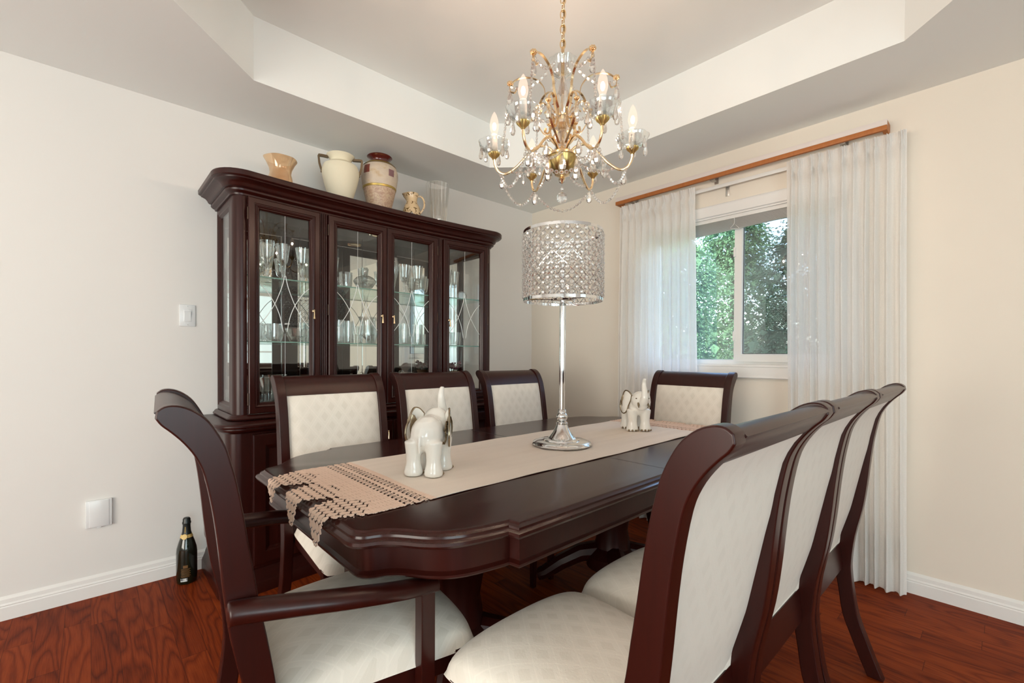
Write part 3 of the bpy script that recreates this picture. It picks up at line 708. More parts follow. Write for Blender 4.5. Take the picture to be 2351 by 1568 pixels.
# ------------------------------------------------------------------ elephants
def elephant(label, x, y, deg):
    t = thing('elephant_figurine', label, 'figurine', (x, y, .7655), math.radians(deg), 'elephant figurines on the runner')
    bm = B()
    ellipsoid(bm, (-.012, 0, .128), (.068, .054, .062)); ellipsoid(bm, (.03, 0, .132), (.055, .05, .056)); ellipsoid(bm, (.066, 0, .160), (.046, .047, .048)); ellipsoid(bm, (.088, 0, .135), (.03, .032, .026))
    for sx in (-1, 1):
        for sy in (-1, 1):
            lathe(bm, [(0, 0), (.028, 0), (.031, .006), (.030, .016), (.0255, .032), (.0235, .05), (.026, .08), (.030, .11), (0, .12)], 18, (sx*.047, sy*.034, 0))
            bmesh.ops.translate(bm, vec=(0, 0, 0), verts=[])
    tube(bm, spline([(.085, 0, .150), (.112, 0, .155), (.125, 0, .178), (.122, 0, .207), (.114, 0, .236), (.116, 0, .258), (.126, 0, .274)], 6), lambda q: .017*(1-q)**1.2+.0085, 14)
    ellipsoid(bm, (-.083, 0, .10), (.006, .006, .035), 10)
    o = finish('body', bm, M['porcelain'], t, angle=None)
    md = o.modifiers.new('fuse', 'REMESH'); md.mode = 'VOXEL'; md.voxel_size = .0042; md.use_smooth_shade = True
    ms = o.modifiers.new('smooth', 'SMOOTH'); ms.factor = .6; ms.iterations = 8
    for sy in (-1, 1):
        # big flared ear, gold lined
        rim = [(.056, .040, .186), (.045, .052, .203), (.027, .062, .207), (.011, .067, .192), (.003, .070, .168), (-.010, .074, .150), (-.015, .075, .122), (-.005, .072, .096), (.013, .066, .087), (.031, .058, .100), (.040, .052, .130), (.052, .044, .160)]
        rim = [Vector((a, sy*b, c)) for a, b, c in spline(rim+rim[:1], 4)][:-1]
        ce = Vector((.022, sy*.066, .146))
        bm = B(); n = len(rim); inner = [ce+(p-ce)*.55+Vector((.004, sy*.004, 0)) for p in rim]
        A = [bm.verts.new(p) for p in rim]; Bq = [bm.verts.new(p) for p in inner]; c0 = bm.verts.new(ce+Vector((.006, sy*.006, 0)))
        for k in range(n):
            bm.faces.new((A[k], A[(k+1) % n], Bq[(k+1) % n], Bq[k])); bm.faces.new((Bq[k], Bq[(k+1) % n], c0))
        bmesh.ops.recalc_face_normals(bm, faces=bm.faces)
        r = bmesh.ops.extrude_face_region(bm, geom=bm.faces[:]); bmesh.ops.translate(bm, vec=(-.007, -sy*.002, 0), verts=[q for q in r['geom'] if isinstance(q, bmesh.types.BMVert)]); bmesh.ops.recalc_face_normals(bm, faces=bm.faces)
        e = finish('ear', bm, M['porcelain'], t)
        bm = B(); tube(bm, rim+[rim[0]], .0036, 8, caps=False); bmesh.ops.translate(bm, vec=(-.003, 0, 0), verts=bm.verts); finish('gold_rim', bm, M['gold'], e)
        bm = B(); ellipsoid(bm, ce+Vector((-.008, 0, .006)), (.002, .018, .036), 12, Matrix.Rotation(sy*.6, 3, 'Z')); finish('gold_lining', bm, M['gold'], e)
        bm = B(); tube(bm, spline([(.098, sy*.020, .150), (.112, sy*.026, .138), (.120, sy*.028, .128)], 5), lambda q: .0065*(1-q)+.002, 8); finish('tusk', bm, M['gold'], t)
        bm = B(); ellipsoid(bm, (.098, sy*.033, .172), (.005, .004, .003), 10); finish('eye', bm, M['gold'], t)
        for sx in (-1, 1):
            bm = B()
            for k in range(4):
                a = (-.9+.6*k); ellipsoid(bm, (sx*.047+.030*math.cos(a), sy*.034+.030*math.sin(a), .006), (.004, .006, .0055), 8)
            finish('toenails', bm, M['gold'], t)
    # gold ornament on the flank
    bm = B(); tube(bm, spline([(.02, -.053, .165), (.0, -.058, .15), (-.008, -.06, .13), (.002, -.058, .112), (-.01, -.056, .096)], 5), .003, 8)
    for p in ((.012, -.056, .158), (-.012, -.058, .142), (.006, -.058, .122), (-.014, -.054, .10)): ellipsoid(bm, p, (.007, .003, .005), 8)
    finish('flank_ornament', bm, M['gold'], t)
    return t
elephant('white porcelain elephant with gold ears, nearer of the two, its rump to us', .822, 1.288, 36)
elephant('white porcelain elephant facing us on the runner near the window', 2.11, 1.318, 233)

# ------------------------------------------------------------------ table lamp
lp = thing('table_lamp', 'chrome table lamp with crystal bead drum shade on the runner', 'table lamp', (1.500, 1.298, .7665))
bm = B(); lathe(bm, [(0, 0), (.124, 0), (.128, .006), (.124, .014), (.105, .020), (.080, .022), (.078, .026), (.062, .029), (.056, .034), (.040, .055), (.028, .075), (.023, .088), (.026, .090), (.026, .095), (.021, .098), (.022, .101), (0, .102)], 56); finish('base', bm, M['chrome'], lp, angle=50)
bm = B(); ellipsoid(bm, (0, 0, .121), (.0245, .0245, .022), 28); lathe(bm, [(.017, .139), (.019, .141), (.017, .146), (.018, .148), (.0155, .153)], 24); finish('ball_knop', bm, M['chrome'], lp)
bm = B(); lathe(bm, [(.0125, .15), (.0125, .60), (.016, .602), (.016, .61), (.010, .612), (.010, .80), (0, .80)], 24); finish('pole', bm, M['chrome'], lp)
bm = B(); lathe(bm, [(0, .618), (.05, .622), (.054, .628), (0, .634)], 28)
for k in range(3):
    a = 2*PI*k/3+.4; tube(bm, [(0, 0, .63), (.168*math.cos(a), .168*math.sin(a), .624)], .003, 6)
finish('shade_fitter', bm, M['chrome'], lp)
SR, S0, S1 = .170, .618, .918
sf = None
for z, nm_ in ((S1-.012, 'top_ring'), (S0, 'shade_frame')):
    bm = B(); lathe(bm, [(SR-.0015, z), (SR+.0015, z), (SR+.0015, z+.012), (SR-.0015, z+.012), (SR-.0015, z)], 72)
    sf_ = finish(nm_, bm, M['chrome'], lp)
    if sf: sf_.parent = lp
    sf = sf_
NC = 27; RZ = .0395; zr0 = S0+.012
bm = B(); nodes_rows = int(round((S1-S0-.024)/(RZ/2)))
rz = (S1-S0-.024)/nodes_rows
for i in range(NC):
    for d in (-1, 1):
        a0 = 2*PI*(i+.0)/NC; pts = []
        for k in range(nodes_rows+1):
            a = a0+d*k*PI/NC; pts.append((SR*math.cos(a), SR*math.sin(a), zr0+k*rz))
        tube(bm, pts, .0016, 4)
finish('lattice', bm, M['chrome'], sf, smooth=False)
def bead(bm):
    lathe(bm, [(0, -.0075), (.0065, -.006), (.0122, 0), (.0065, .006), (0, .0075)], 8)
cand = []
view = math.atan2(-1.298, -1.5)
for k in range(nodes_rows):
    for i in range(NC):
        a = 2*PI*(i+(.5 if (k % 2 == 0) else 0)+.0)/NC+0
        cand.append((abs((a-view+PI) % (2*PI)-PI), a, zr0+(k+.5)*rz+rz*.5-rz*.5))
cand.sort()
bm = B(); bead(bm); proto = finish('shade_crystal', bm, M['crystal'], sf, smooth=False)
mm = [Matrix.Translation((SR*math.cos(a), SR*math.sin(a), z)) @ Matrix.Rotation(a, 4, 'Z') @ Matrix.Rotation(PI/2, 4, 'Y') for _, a, z in cand]
for i, m_ in enumerate(mm[:100]):
    o = proto if i == 0 else proto.copy()
    if i: COL.objects.link(o); o.parent = sf
    o.matrix_local = m_
bm = B()
for m_ in mm[100:]:
    n0 = len(bm.verts); bead(bm); bm.verts.ensure_lookup_table(); bmesh.ops.transform(bm, matrix=m_, verts=bm.verts[n0:])
tag(finish('shade_crystals', bm, M['crystal'], sf, smooth=False), kind='stuff')

# ------------------------------------------------------------------ chandelier
cdl = thing('chandelier', 'brass and crystal chandelier with six lit candle bulbs over the table', 'chandelier', (1.30, 1.132, 0))
A0 = math.atan2(1.132, 1.30)            # direction away from the camera; arms sit symmetrically about it
ANG = [A0+PI/2+k*PI/3 for k in range(6)]
def rad(a, pts): return [(r*math.cos(a), r*math.sin(a), z) for r, z in pts]
bm = B()
nl = 17
for k in range(nl):
    z = 2.285+k*.0275; pts = []
    for q in range(17):
        b = 2*PI*q/16; pts.append(Vector((.0095*math.cos(b), 0, .0185*math.sin(b))))
    n0 = len(bm.verts); tube(bm, pts, .0022, 6, caps=False); bm.verts.ensure_lookup_table()
    bmesh.ops.transform(bm, matrix=Matrix.Translation((0, 0, z)) @ Matrix.Rotation(A0+(PI/2 if k % 2 else .35), 4, 'Z'), verts=bm.verts[n0:])
finish('chain', bm, M['brass'], cdl)
bm = B(); lathe(bm, [(0, 2.69), (.03, 2.70), (.06, 2.725), (.062, 2.74), (0, 2.74)], 28); finish('ceiling_canopy', bm, M['brass'], cdl)
bm = B(); tube(bm, [(.006, 0, 2.29), (.008, .002, 2.5), (.006, 0, 2.7)], .0028, 6); finish('cord', bm, M['brass_dark'], cdl)
sc8 = lambda u, z: .07*math.cos(8*2*PI*u)
bm = B(); lathe(bm, [(.012, 2.185), (.020, 2.19), (.040, 2.205), (.050, 2.23), (.052, 2.248), (.047, 2.232), (.036, 2.21), (.014, 2.195)], 64, flute=lambda u, z: .10*abs(math.sin(4*2*PI*u)) if z > 2.2 else 0); finish('top_bowl', bm, M['glassware'], cdl)
bm = B(); lathe(bm, [(.010, 2.19), (.012, 2.17), (.016, 2.15), (.028, 2.115), (.0275, 2.10), (.022, 2.07), (.016, 2.052), (.0, 2.052)], 40, flute=lambda u, z: .05*math.cos(10*2*PI*u)); finish('glass_baluster', bm, M['crystal'], cdl)
bm = B(); ellipsoid(bm, (0, 0, 2.02), (.033, .033, .030), 20); finish('glass_knop', bm, M['crystal'], cdl, smooth=False)
bm = B(); lathe(bm, [(.014, 1.992), (.020, 1.975), (.021, 1.95), (.030, 1.922), (.028, 1.92), (.0, 1.93)], 40, flute=lambda u, z: .05*math.cos(10*2*PI*u)); finish('glass_bell', bm, M['crystal'], cdl)
bm = B(); lathe(bm, [(.013, 2.055), (.015, 2.052), (.013, 2.047), (.013, 1.996), (.014, 1.992), (.013, 1.986), (.008, 1.985), (.008, 1.90), (.03, 1.915), (.034, 1.905), (.008, 1.90), (.006, 2.3), (0, 2.3)], 28); finish('stem', bm, M['brass'], cdl)
bm = B(); lathe(bm, [(.058, 1.900), (.061, 1.897), (.061, 1.890), (.056, 1.888)], 48); finish('bowl_rim', bm, M['brass'], cdl)
bm = B(); lathe(bm, [(.058, 1.893), (.054, 1.870), (.042, 1.846), (.026, 1.832), (0, 1.83)], 48, flute=lambda u, z: .02*math.cos(16*2*PI*u)); finish('bowl', bm, M['brass_dark'], cdl)
bm = B(); lathe(bm, [(.026, 1.834), (.028, 1.828), (.016, 1.822), (.008, 1.820), (.011, 1.812), (.006, 1.806), (.003, 1.797), (0, 1.793)], 24); finish('finial', bm, M['brass'], cdl)
def drop(bm, p, h, w, n=6):
    lathe(bm, [(0, 0), (w*.18, -h*.08), (w*.35, -h*.35), (w*.5, -h*.68), (w*.36, -h*.9), (0, -h)], n, p)
def beads(pts, r, sp):
    bm = B(); pts = [Vector(p) for p in pts]; d = 0; acc = 0
    for a, b in zip(pts, pts[1:]):
        l = (b-a).length; q = sp-acc
        while q <= l:
            c = a+(b-a)*(q/l); dr = (b-a).normalized()
            n0 = len(bm.verts); lathe(bm, [(0, -r*1.15), (r*.8, -r*.5), (r*.8, r*.5), (0, r*1.15)], 6); bm.verts.ensure_lookup_table()
            bmesh.ops.transform(bm, matrix=Matrix.Translation(c) @ dr.to_track_quat('Z', 'Y').to_matrix().to_4x4(), verts=bm.verts[n0:]); q += sp
        acc = (acc+l) % sp
    return bm
def swag(a, b, sag, n=14):
    a, b = Vector(a), Vector(b); return [a+(b-a)*(k/n)+Vector((0, 0, -sag*4*(k/n)*(1-k/n))) for k in range(n+1)]
RA = .257
for k, a in enumerate(ANG):
    cx, cy = RA*math.cos(a), RA*math.sin(a)
    bm = B(); tube(bm, spline(rad(a, [(.025, 1.905), (.05, 1.93), (.085, 1.938), (.125, 1.912), (.17, 1.865), (.21, 1.84), (.238, 1.848), (.254, 1.875), (.257, 1.905)]), 6), .0048, 10); arm = finish('arm', bm, M['brass'], cdl)
    bm = B(); lathe(bm, [(.006, 1.895), (.010, 1.902), (.020, 1.912), (.022, 1.918), (.018, 1.92), (0, 1.918)], 36, (cx, cy, 0), flute=lambda u, z: .06*math.cos(18*2*PI*u)); finish('cup', bm, M['brass_dark'], arm)
    bm = B(); lathe(bm, [(.008, 1.916), (.028, 1.922), (.047, 1.936), (.056, 1.956), (.056, 1.959), (.045, 1.940), (.026, 1.926), (.008, 1.920)], 48, (cx, cy, 0), flute=lambda u, z: .09*abs(math.sin(4*2*PI*u)) if z > 1.93 else 0); bob = finish('bobeche', bm, M['glassware'], arm)
    bm = B(); lathe(bm, [(.0125, 1.918), (.0125, 1.986), (.0115, 1.99), (0, 1.99)], 20, (cx, cy, 0)); finish('candle_sleeve', bm, M['candle'], arm)
    bm = B(); lathe(bm, [(.010, 1.986), (.0115, 1.996), (.0165, 2.012), (.0175, 2.024), (.0145, 2.045), (.008, 2.064), (.002, 2.074), (0, 2.075)], 20, (cx, cy, 0)); finish('bulb', bm, M['bulb'], arm)
    bm = B(); ellipsoid(bm, (cx, cy, 2.020), (.0075, .0075, .015), 12); finish('filament', bm, M['filament'], arm)
    lo_ = lamp('bulb_light', 'POINT', (cx, cy, 2.022), 4.0, (1, .70, .52), shadow_soft_size=.007); lo_.parent = cdl
    # upper ribbon scroll with rosette
    bm = B(); tube(bm, spline(rad(a, [(.030, 2.065), (.045, 2.085), (.062, 2.12), (.070, 2.155), (.095, 2.185), (.135, 2.197), (.170, 2.192), (.195, 2.172), (.196, 2.150), (.180, 2.143), (.172, 2.155)]), 6), 0, flat=(.0045, .0012)); sca = finish('scroll', bm, M['brass'], cdl, smooth=False)
    bm = B(); tube(bm, spline(rad(a, [(.022, 1.935), (.045, 1.96), (.075, 1.99), (.095, 2.03), (.098, 2.07), (.080, 2.097), (.060, 2.09), (.058, 2.07), (.068, 2.06)]), 6), 0, flat=(.0045, .0012))
    tube(bm, spline(rad(a, [(.030, 2.065), (.034, 2.04), (.040, 2.01), (.052, 1.985), (.064, 1.99), (.062, 2.005)]), 6), 0, flat=(.0045, .0012)); finish('lower_scroll', bm, M['brass'], cdl, smooth=False)
    bm = B()
    for q in range(7):
        b = 2*PI*q/7; ellipsoid(bm, (.197*math.cos(a)+.008*math.cos(b), .197*math.sin(a)+.008*math.sin(b), 2.178), (.005, .005, .007), 8)
    finish('rosette', bm, M['brass'], sca, smooth=False); bm = B()
    for q in range(5): ellipsoid(bm, (.100*math.cos(a)+.007*math.cos(q*1.26), .100*math.sin(a)+.007*math.sin(q*1.26), 2.062), (.005, .005, .006), 8)
    finish('rosette', bm, M['brass'], sca, smooth=False)
    def hang(p, h, w_, parent=cdl):
        bm = B(); drop(bm, (p[0], p[1], p[2]-.006), h, w_); ellipsoid(bm, (p[0], p[1], p[2]-.002), (.0035, .0035, .0035), 6); finish('crystal_drop', bm, M['crystal'], parent, smooth=False)
    for q in range(6):
        b = a+2*PI*q/6+.3; hang((cx+.050*math.cos(b), cy+.050*math.sin(b), 1.944), .038 if q % 2 else .048, .018)
    hang((.197*math.cos(a), .197*math.sin(a), 2.155), .054, .025)
    hang((.225*math.cos(a), .225*math.sin(a), 1.838), .050, .025)
    hang((.10*math.cos(a), .10*math.sin(a), 2.045), .046, .023)
    b = a+PI/6; hang((.060*math.cos(b), .060*math.sin(b), 1.886), .064, .030)
    hang((.115*math.cos(a), .115*math.sin(a), 1.915), .054, .027)
    # strands: bowl edge -> rosette, rosette -> arm cup, elbow -> next elbow
    finish('bead_strand', beads(swag((.05*math.cos(a), .05*math.sin(a), 2.222), (.195*math.cos(a), .195*math.sin(a), 2.165), .03), .0085, .0205), M['crystal'], cdl, smooth=False)
    finish('bead_strand', beads(swag((.20*math.cos(a), .20*math.sin(a), 2.165), (.222*math.cos(a), .222*math.sin(a), 1.95), .004), .0062, .014), M['crystal'], cdl, smooth=False)
    a2 = a+PI/3
    finish('bead_strand', beads(swag((.235*math.cos(a), .235*math.sin(a), 1.842), (.235*math.cos(a2), .235*math.sin(a2), 1.842), .085, 22), .0072, .0165), M['crystal'], cdl, smooth=False)
    finish('bead_strand', beads(swag((.10*math.cos(a), .10*math.sin(a), 2.055), (.035*math.cos(a), .035*math.sin(a), 2.03), .012), .0078, .018), M['crystal'], cdl, smooth=False)
    finish('bead_strand', beads(swag((.058*math.cos(b), .058*math.sin(b), 1.895), (.20*math.cos(a), .20*math.sin(a), 1.85), .03), .0075, .0175), M['crystal'], cdl, smooth=False)
bm = B(); ellipsoid(bm, (0, 0, 1.742), (.021, .021, .021), 12); finish('crystal_ball', bm, M['crystal'], cdl, smooth=False)
bm = B(); tube(bm, [(0, 0, 1.795), (0, 0, 1.762)], .0012, 5); ellipsoid(bm, (0, 0, 1.775), (.006, .006, .009), 6); finish('ball_hanger', bm, M['crystal'], cdl, smooth=False)

# ------------------------------------------------------------------ pelmet board, rod, curtains
pb = thing('pelmet_board', 'long narrow orange pine board on brackets above the curtains', 'pelmet', (2.86, 1.185, 2.265))
hy = .783
bm = B(); box(bm, 0, .018, -hy, hy, 0, .024, .001); finish('pine_strip', bm, M['orange'], pb)
bm = B(); box(bm, .001, .018, -hy, hy, .0245, .052, .001); finish('pale_upper_strip', bm, M['whitewash'], pb)
for s in (-1, 1):
    bm = B(); box(bm, .018, XW-2.86, s*hy-(.02 if s > 0 else 0), s*hy+(0 if s > 0 else .02), 0, .052, .001); finish('end_return', bm, M['orange'], pb)
for y in (.66, .08, -.60):
    bm = B(); box(bm, .018, XW-2.86, y-.012, y+.012, .030, .033); box(bm, .018, .021, y-.012, y+.012, -.006, .033); box(bm, XW-2.86-.003, XW-2.86, y-.012, y+.012, -.01, .033); box(bm, .021, .06, y-.012, y+.012, -.004, -.001); finish('bracket', bm, M['steel'], pb)
cr = thing('curtain_rod', 'slim white curtain rod under the pine board over the window', 'curtain rod', (2.912, 1.135, 2.222))
bm = B(); box(bm, -.004, .004, -.79, .80, -.011, .011, .002); finish('rail', bm, M['vinyl'], cr)
for y in (.06, .74, -.76): bm = B(); box(bm, .004, XW-2.912, y-.009, y+.009, -.004, .004); box(bm, XW-2.912-.004, XW-2.912, y-.011, y+.011, -.06, .012, .001); finish('rod_bracket', bm, M['steel'] if y == .06 else M['vinyl'], cr)
def curtain(label, y0, y1, b0, b1, npl, seed, ztop=2.245):
    t = thing('curtain', label, 'curtain', (2.885, (y0+y1)/2, 0), group='sheer white curtains')
    rnd = random.Random(seed); am = [rnd.uniform(.55, 1.35) for _ in range(npl+2)]; sh = [rnd.uniform(-.16, .16) for _ in range(npl+2)]; wd = [rnd.uniform(.16, .30) for _ in range(npl+2)]
    def f(u, z):
        q = ztop-z; k = u*npl; i = int(min(k, npl-1)); t = k-i-.5-sh[i]*min(1, abs(1-abs(2*(k-i)-1))*3)
        g = lambda w: math.exp(-(t/w)**2)
        head = max(0, min(1, 1-q/.075)); neck = math.exp(-((q-.085)/.03)**2); low = min(1, max(0, (q-.10)/.45)); mid = min(1, max(0, (q-.08)/.05))
        x = -(head*(.040*g(.26)*(.7+.3*math.cos(2*PI*t/.17))) + neck*.040*g(.10) + mid*((1-low)*.020*g(.13)+low*(.020+.020*am[i])*g(wd[i])))
        x += low*.007*math.sin(u*7.3+seed)+low*.003*math.sin(q*6+u*25)+low*.004*math.sin(2*PI*k*2+am[i]*9)*.8
        cl = .75*neck+.25*head+.35*mid*(1-low)
        yy = u-cl*math.sin(2*PI*(k-i))/(2*PI*npl)*-1*-1
        s = min(1, q/2.2); ya = y0+(b0-y0)*s; yb = y1+(b1-y1)*s
        return (x, ya+(yb-ya)*yy-(y0+y1)/2, z+.004*math.cos(2*PI*(k-i))*head)
    nu = npl*24
    def sheet(za, zb, nz, dx=0):
        bm = B(); grid(bm, nu, nz, lambda u, v: tuple(a+b for a, b in zip(f(u, za+(zb-za)*v), (dx, 0, 0)))); return bm
    finish('fabric', sheet(.008, ztop, 90), M['sheer'], t, angle=None)
    finish('heading_tape', sheet(ztop-.095, ztop-.002, 12, .003), M['sheer'], t, angle=None)
    finish('hem', sheet(.010, .275, 12, .003), M['sheer'], t, angle=None)
    return t
curtain('sheer white pleated curtain on the left side of the window', 1.375, 1.945, 1.33, 1.955, 10, 2)
curtain('sheer white pleated curtain on the right side of the window', .33, .845, .305, .81, 11, 5)

# ------------------------------------------------------------------ buffet and hutch
HX0, HX1, HYF, HXC = .512, 2.148, 2.53, 1.33
def sag(x): return .05*(1-((x-HXC)/.82)**2) if abs(x-HXC) < .82 else 0
def body_path(x0, x1, yf, r, yb=YW-.003, n=8):
    p = [(x0, yb, -1, 0), (x0, yf+r, -1, 0)]
    for k in range(n+1):
        a = PI+PI/2*k/n; p.append((x0+r+r*math.cos(a), yf+r+r*math.sin(a), math.cos(a), math.sin(a)))
    for k in range(1, 20):
        x = x0+r+(x1-x0-2*r)*k/20; p.append((x, yf+sag(x)-sag(x0+r), 0, -1))
    for k in range(n+1):
        a = 1.5*PI+PI/2*k/n; p.append((x1-r+r*math.cos(a), yf+r+r*math.sin(a), math.cos(a), math.sin(a)))
    p += [(x1, yf+r, 1, 0), (x1, yb, 1, 0)]; return p
bf = thing('buffet', 'dark cherry buffet base with panelled doors standing behind the chairs', 'buffet', (HXC, 2.68, 0))
def bpart(name, bm, m=None, parent=bf, **k): return finish(name, localise(bm, bf), m or M['wood'], parent, **k)
BX0, BX1, BYF = .468, 2.192, 2.445
bm = B(); sweep(bm, body_path(BX0, BX1, BYF, .06), [(0, .10), (0, .785)], True, True); bpart('carcass', bm)
bm = B(); sweep(bm, body_path(BX0, BX1, BYF, .06), [(0, .775), (.010, .776), (.020, .783), (.030, .788), (.034, .795), (.034, .801), (.042, .804), (.045, .810), (.045, .816), (.040, .822), (.030, .825)], True, True); bpart('top', bm, angle=25)
bm = B(); sweep(bm, body_path(BX0, BX1, BYF, .06), [(.032, 0), (.032, .05), (.028, .06), (.020, .075), (.015, .09), (.008, .105), (.006, .112), (0, .115)]); bpart('plinth', bm, angle=25)
def bend(bm, yf, x_ref):
    for v in bm.verts:
        w_ = max(0, min(1, (YW-v.co.y)/(YW-yf))); v.co.y += (sag(v.co.x)-sag(x_ref))*w_
def pull(x, y, z):
    bm = B(); ellipsoid(bm, (x, y-.006, z), (.009, .006, .009), 12); ellipsoid(bm, (x, y-.014, z+.004), (.006, .006, .005), 10); tube(bm, [(x, y-.016, z), (x, y-.017, z-.012), (x, y-.017, z-.030), (x, y-.017, z-.042)], lambda q: .0032+.0035*q*q, 10); return bm
def bdoor(x0, x1, hx):
    bm = B(); y = BYF-.001
    frame_ring(bm, x0, x1, .135, .765, [(0, 0), (0, .016), (.005, .018), (.055, .018), (.06, .014), (.066, .012), (.075, .006), (.078, .006), (.11, .016), (.112, .016)], y); 
    box(bm, x0+.111, x1-.111, y-.0165, y, .135+.111, .765-.111); bend(bm, BYF, BX0+.06); d = bpart('door', bm, angle=20)
    bm = pull(hx, y-.018, .70); bend(bm, BYF, BX0+.06); bpart('handle', bm, M['brass'], d)
DX = [(.572, .926), (.974, 1.329), (1.332, 1.686), (1.734, 2.088)]
HXD = [.888, 1.293, 1.368, 1.772]
for (a, b), h in zip(DX, HXD): bdoor(a, b, h)

ht = thing('china_hutch', 'dark cherry china hutch with four glass doors on top of the buffet', 'display cabinet', (HXC, 2.72, .826))
def hpart(name, bm, m=None, parent=ht, **k): return finish(name, localise(bm, ht), m or M['wood'], parent, **k)
hp = body_path(HX0, HX1, HYF, .045)
bm = B(); sweep(bm, hp, [(.0, .829), (.020, .829), (.022, .836), (.016, .842), (.012, .848), (.006, .853), (-.012, .855)], True, True); hpart('base_moulding', bm, angle=25)
bm = B(); sweep(bm, hp, [(-.01, 1.925), (.008, 1.926), (.010, 1.934), (.018, 1.937), (.026, 1.944), (.028, 1.952), (.026, 1.957), (.036, 1.960), (.040, 1.964), (.043, 1.972), (.052, 1.982), (.066, 1.988), (.071, 1.989), (.073, 1.994), (.080, 1.996), (.084, 2.000), (.085, 2.020), (.082, 2.025)], True, True); hpart('cornice', bm, angle=25)
bm = B(); box(bm, HX0+.025, HX1-.025, 2.905, YW-.004, .856, 1.924); hpart('back', bm, M['wood_in'])
mw = (HX1-HX0-.06)/4
for k in range(4):
    bm = B(); xa = HX0+.03+k*mw; box(bm, xa+.001, xa+mw-.001, 2.900, 2.9045, .860, 1.92, .001); hpart('mirror_panel', bm, M['mirror'], smooth=False)
bm = B(); box(bm, HX0+.02, HX1-.02, 2.62, 2.90, 1.915, 1.9245); hpart('interior_top', bm, M['wood_in'])
bm = B(); lathe(bm, [(.030, 1.914), (.045, 1.909), (.048, 1.914), (.030, 1.9145)], 32, (1.35, 2.73, 0)); lathe(bm, [(.0, 1.9125), (.030, 1.9125)], 32, (1.35, 2.73, 0)); hpart('puck_light', bm, M['brass'])
# rounded corner columns, fluted pilasters
for s in (-1, 1):
    xe = HX0 if s < 0 else HX1; pts = []
    r = .045
    for k in range(11):
        a = PI+PI/2*k/10; pts.append((r+r*math.cos(a), r+r*math.sin(a)))
    pts += [(.058, 0.004), (.058, .07), (0, .07)]
    bm = B(); prism(bm, [((xe+p[0] if s < 0 else xe-p[0]), HYF+p[1]) for p in pts][::-s], 'z', .853, 1.926); hpart('corner_column', bm)
for xa, xb in ((.929, .971), (1.689, 1.731)):
    pts = [(xa, 2.60)]; n = 4; w_ = (xb-xa)/n
    for k in range(n):
        for q in range(7):
            a = PI*q/6; pts.append((xa+w_*(k+.5)-w_*.5*math.cos(a), HYF-.004-.006*math.sin(a)))
    pts += [(xb, 2.60)]
    bm = B(); prism(bm, pts, 'z', .853, 1.926); bend(bm, HYF, HX0+.045); hpart('fluted_pilaster', bm)
# glazed sides
for s in (-1, 1):
    xe = HX0 if s < 0 else HX1
    bm = B(); t = B(); frame_ring(t, 2.60, 2.915, .855, 1.925, [(0, 0), (0, .012), (.02, .014), (.028, .010), (.036, .010), (.044, .004), (.05, 0), (.05, -.01), (0, -.01)], 0, -1)
    me = bpy.data.meshes.new('t'); t.to_mesh(me); t.free(); bm.from_mesh(me); bpy.data.meshes.remove(me)
    for v in bm.verts: v.co = Vector((xe+.012*(1 if s < 0 else -1)+v.co.y*(1 if s < 0 else -1), v.co.x, v.co.z))
    bmesh.ops.recalc_face_normals(bm, faces=bm.faces); sp_ = hpart('side_frame', bm, angle=25)
    bm = B(); box(bm, xe-s*.014-.002, xe-s*.014+.002, 2.65, 2.866, .905, 1.876); hpart('side_pane', bm, M['pane'], sp_)
DPROF = [(0, 0), (0, .018), (.004, .021), (.026, .021), (.028, .017), (.031, .017), (.034, .021), (.040, .019), (.044, .014), (.047, .014), (.053, .006), (.054, -.004), (0, -.004)]
def hdoor(x0, x1, hx, hinge_x):
    bm = B(); frame_ring(bm, x0, x1, .857, 1.923, DPROF, HYF-.001); bend(bm, HYF, HX0+.045); d = hpart('door', bm, angle=20)
    bm = B(); box(bm, x0+.05, x1-.05, HYF+.001, HYF+.004, .905, 1.875); bend(bm, HYF, HX0+.045); pn = hpart('pane', bm, M['pane'], d)
    c = (x0+x1)/2; w_ = (x1-x0)/2-.054; bm = B(); y = HYF-.0005
    def cv(pts, r=.0019): tube(bm, spline([(c+a*w_, y, z) for a, z in pts], 6), r, 6)
    for s in (-1, 1):
        cv([(s*.02, 1.56), (s*.13, 1.50), (s*.41, 1.41), (s*.72, 1.345), (s*1.0, 1.30)])
        cv([(s*1.0, 1.505), (s*.72, 1.47), (s*.41, 1.41), (s*.20, 1.345), (s*.08, 1.27)])
    cv([(0, 1.87), (0, 1.7), (0, 1.56)], .0008); cv([(0, 1.26), (0, 1.1), (0, .91)], .0008)
    bend(bm, HYF, HX0+.045); hpart('cut_lines', bm, M['etch'], pn)
    bm = pull(hx, HYF-.022, 1.385); bend(bm, HYF, HX0+.045); hpart('handle', bm, M['brass'], d)
    for z in (1.84, 1.40, .93): bm = B(); lathe(bm, [(0, -.03), (.004, -.03), (.004, .03), (0, .03)], 10, (hinge_x, HYF-.018, z)); bend(bm, HYF, HX0+.045); hpart('hinge', bm, M['hinge'], d)
for (a, b), h, k in zip(DX, HXD, (0, 0, 1, 1)): hdoor(a, b, h, a-.002 if k == 0 else b+.002)
SZ = (1.549, 1.219)
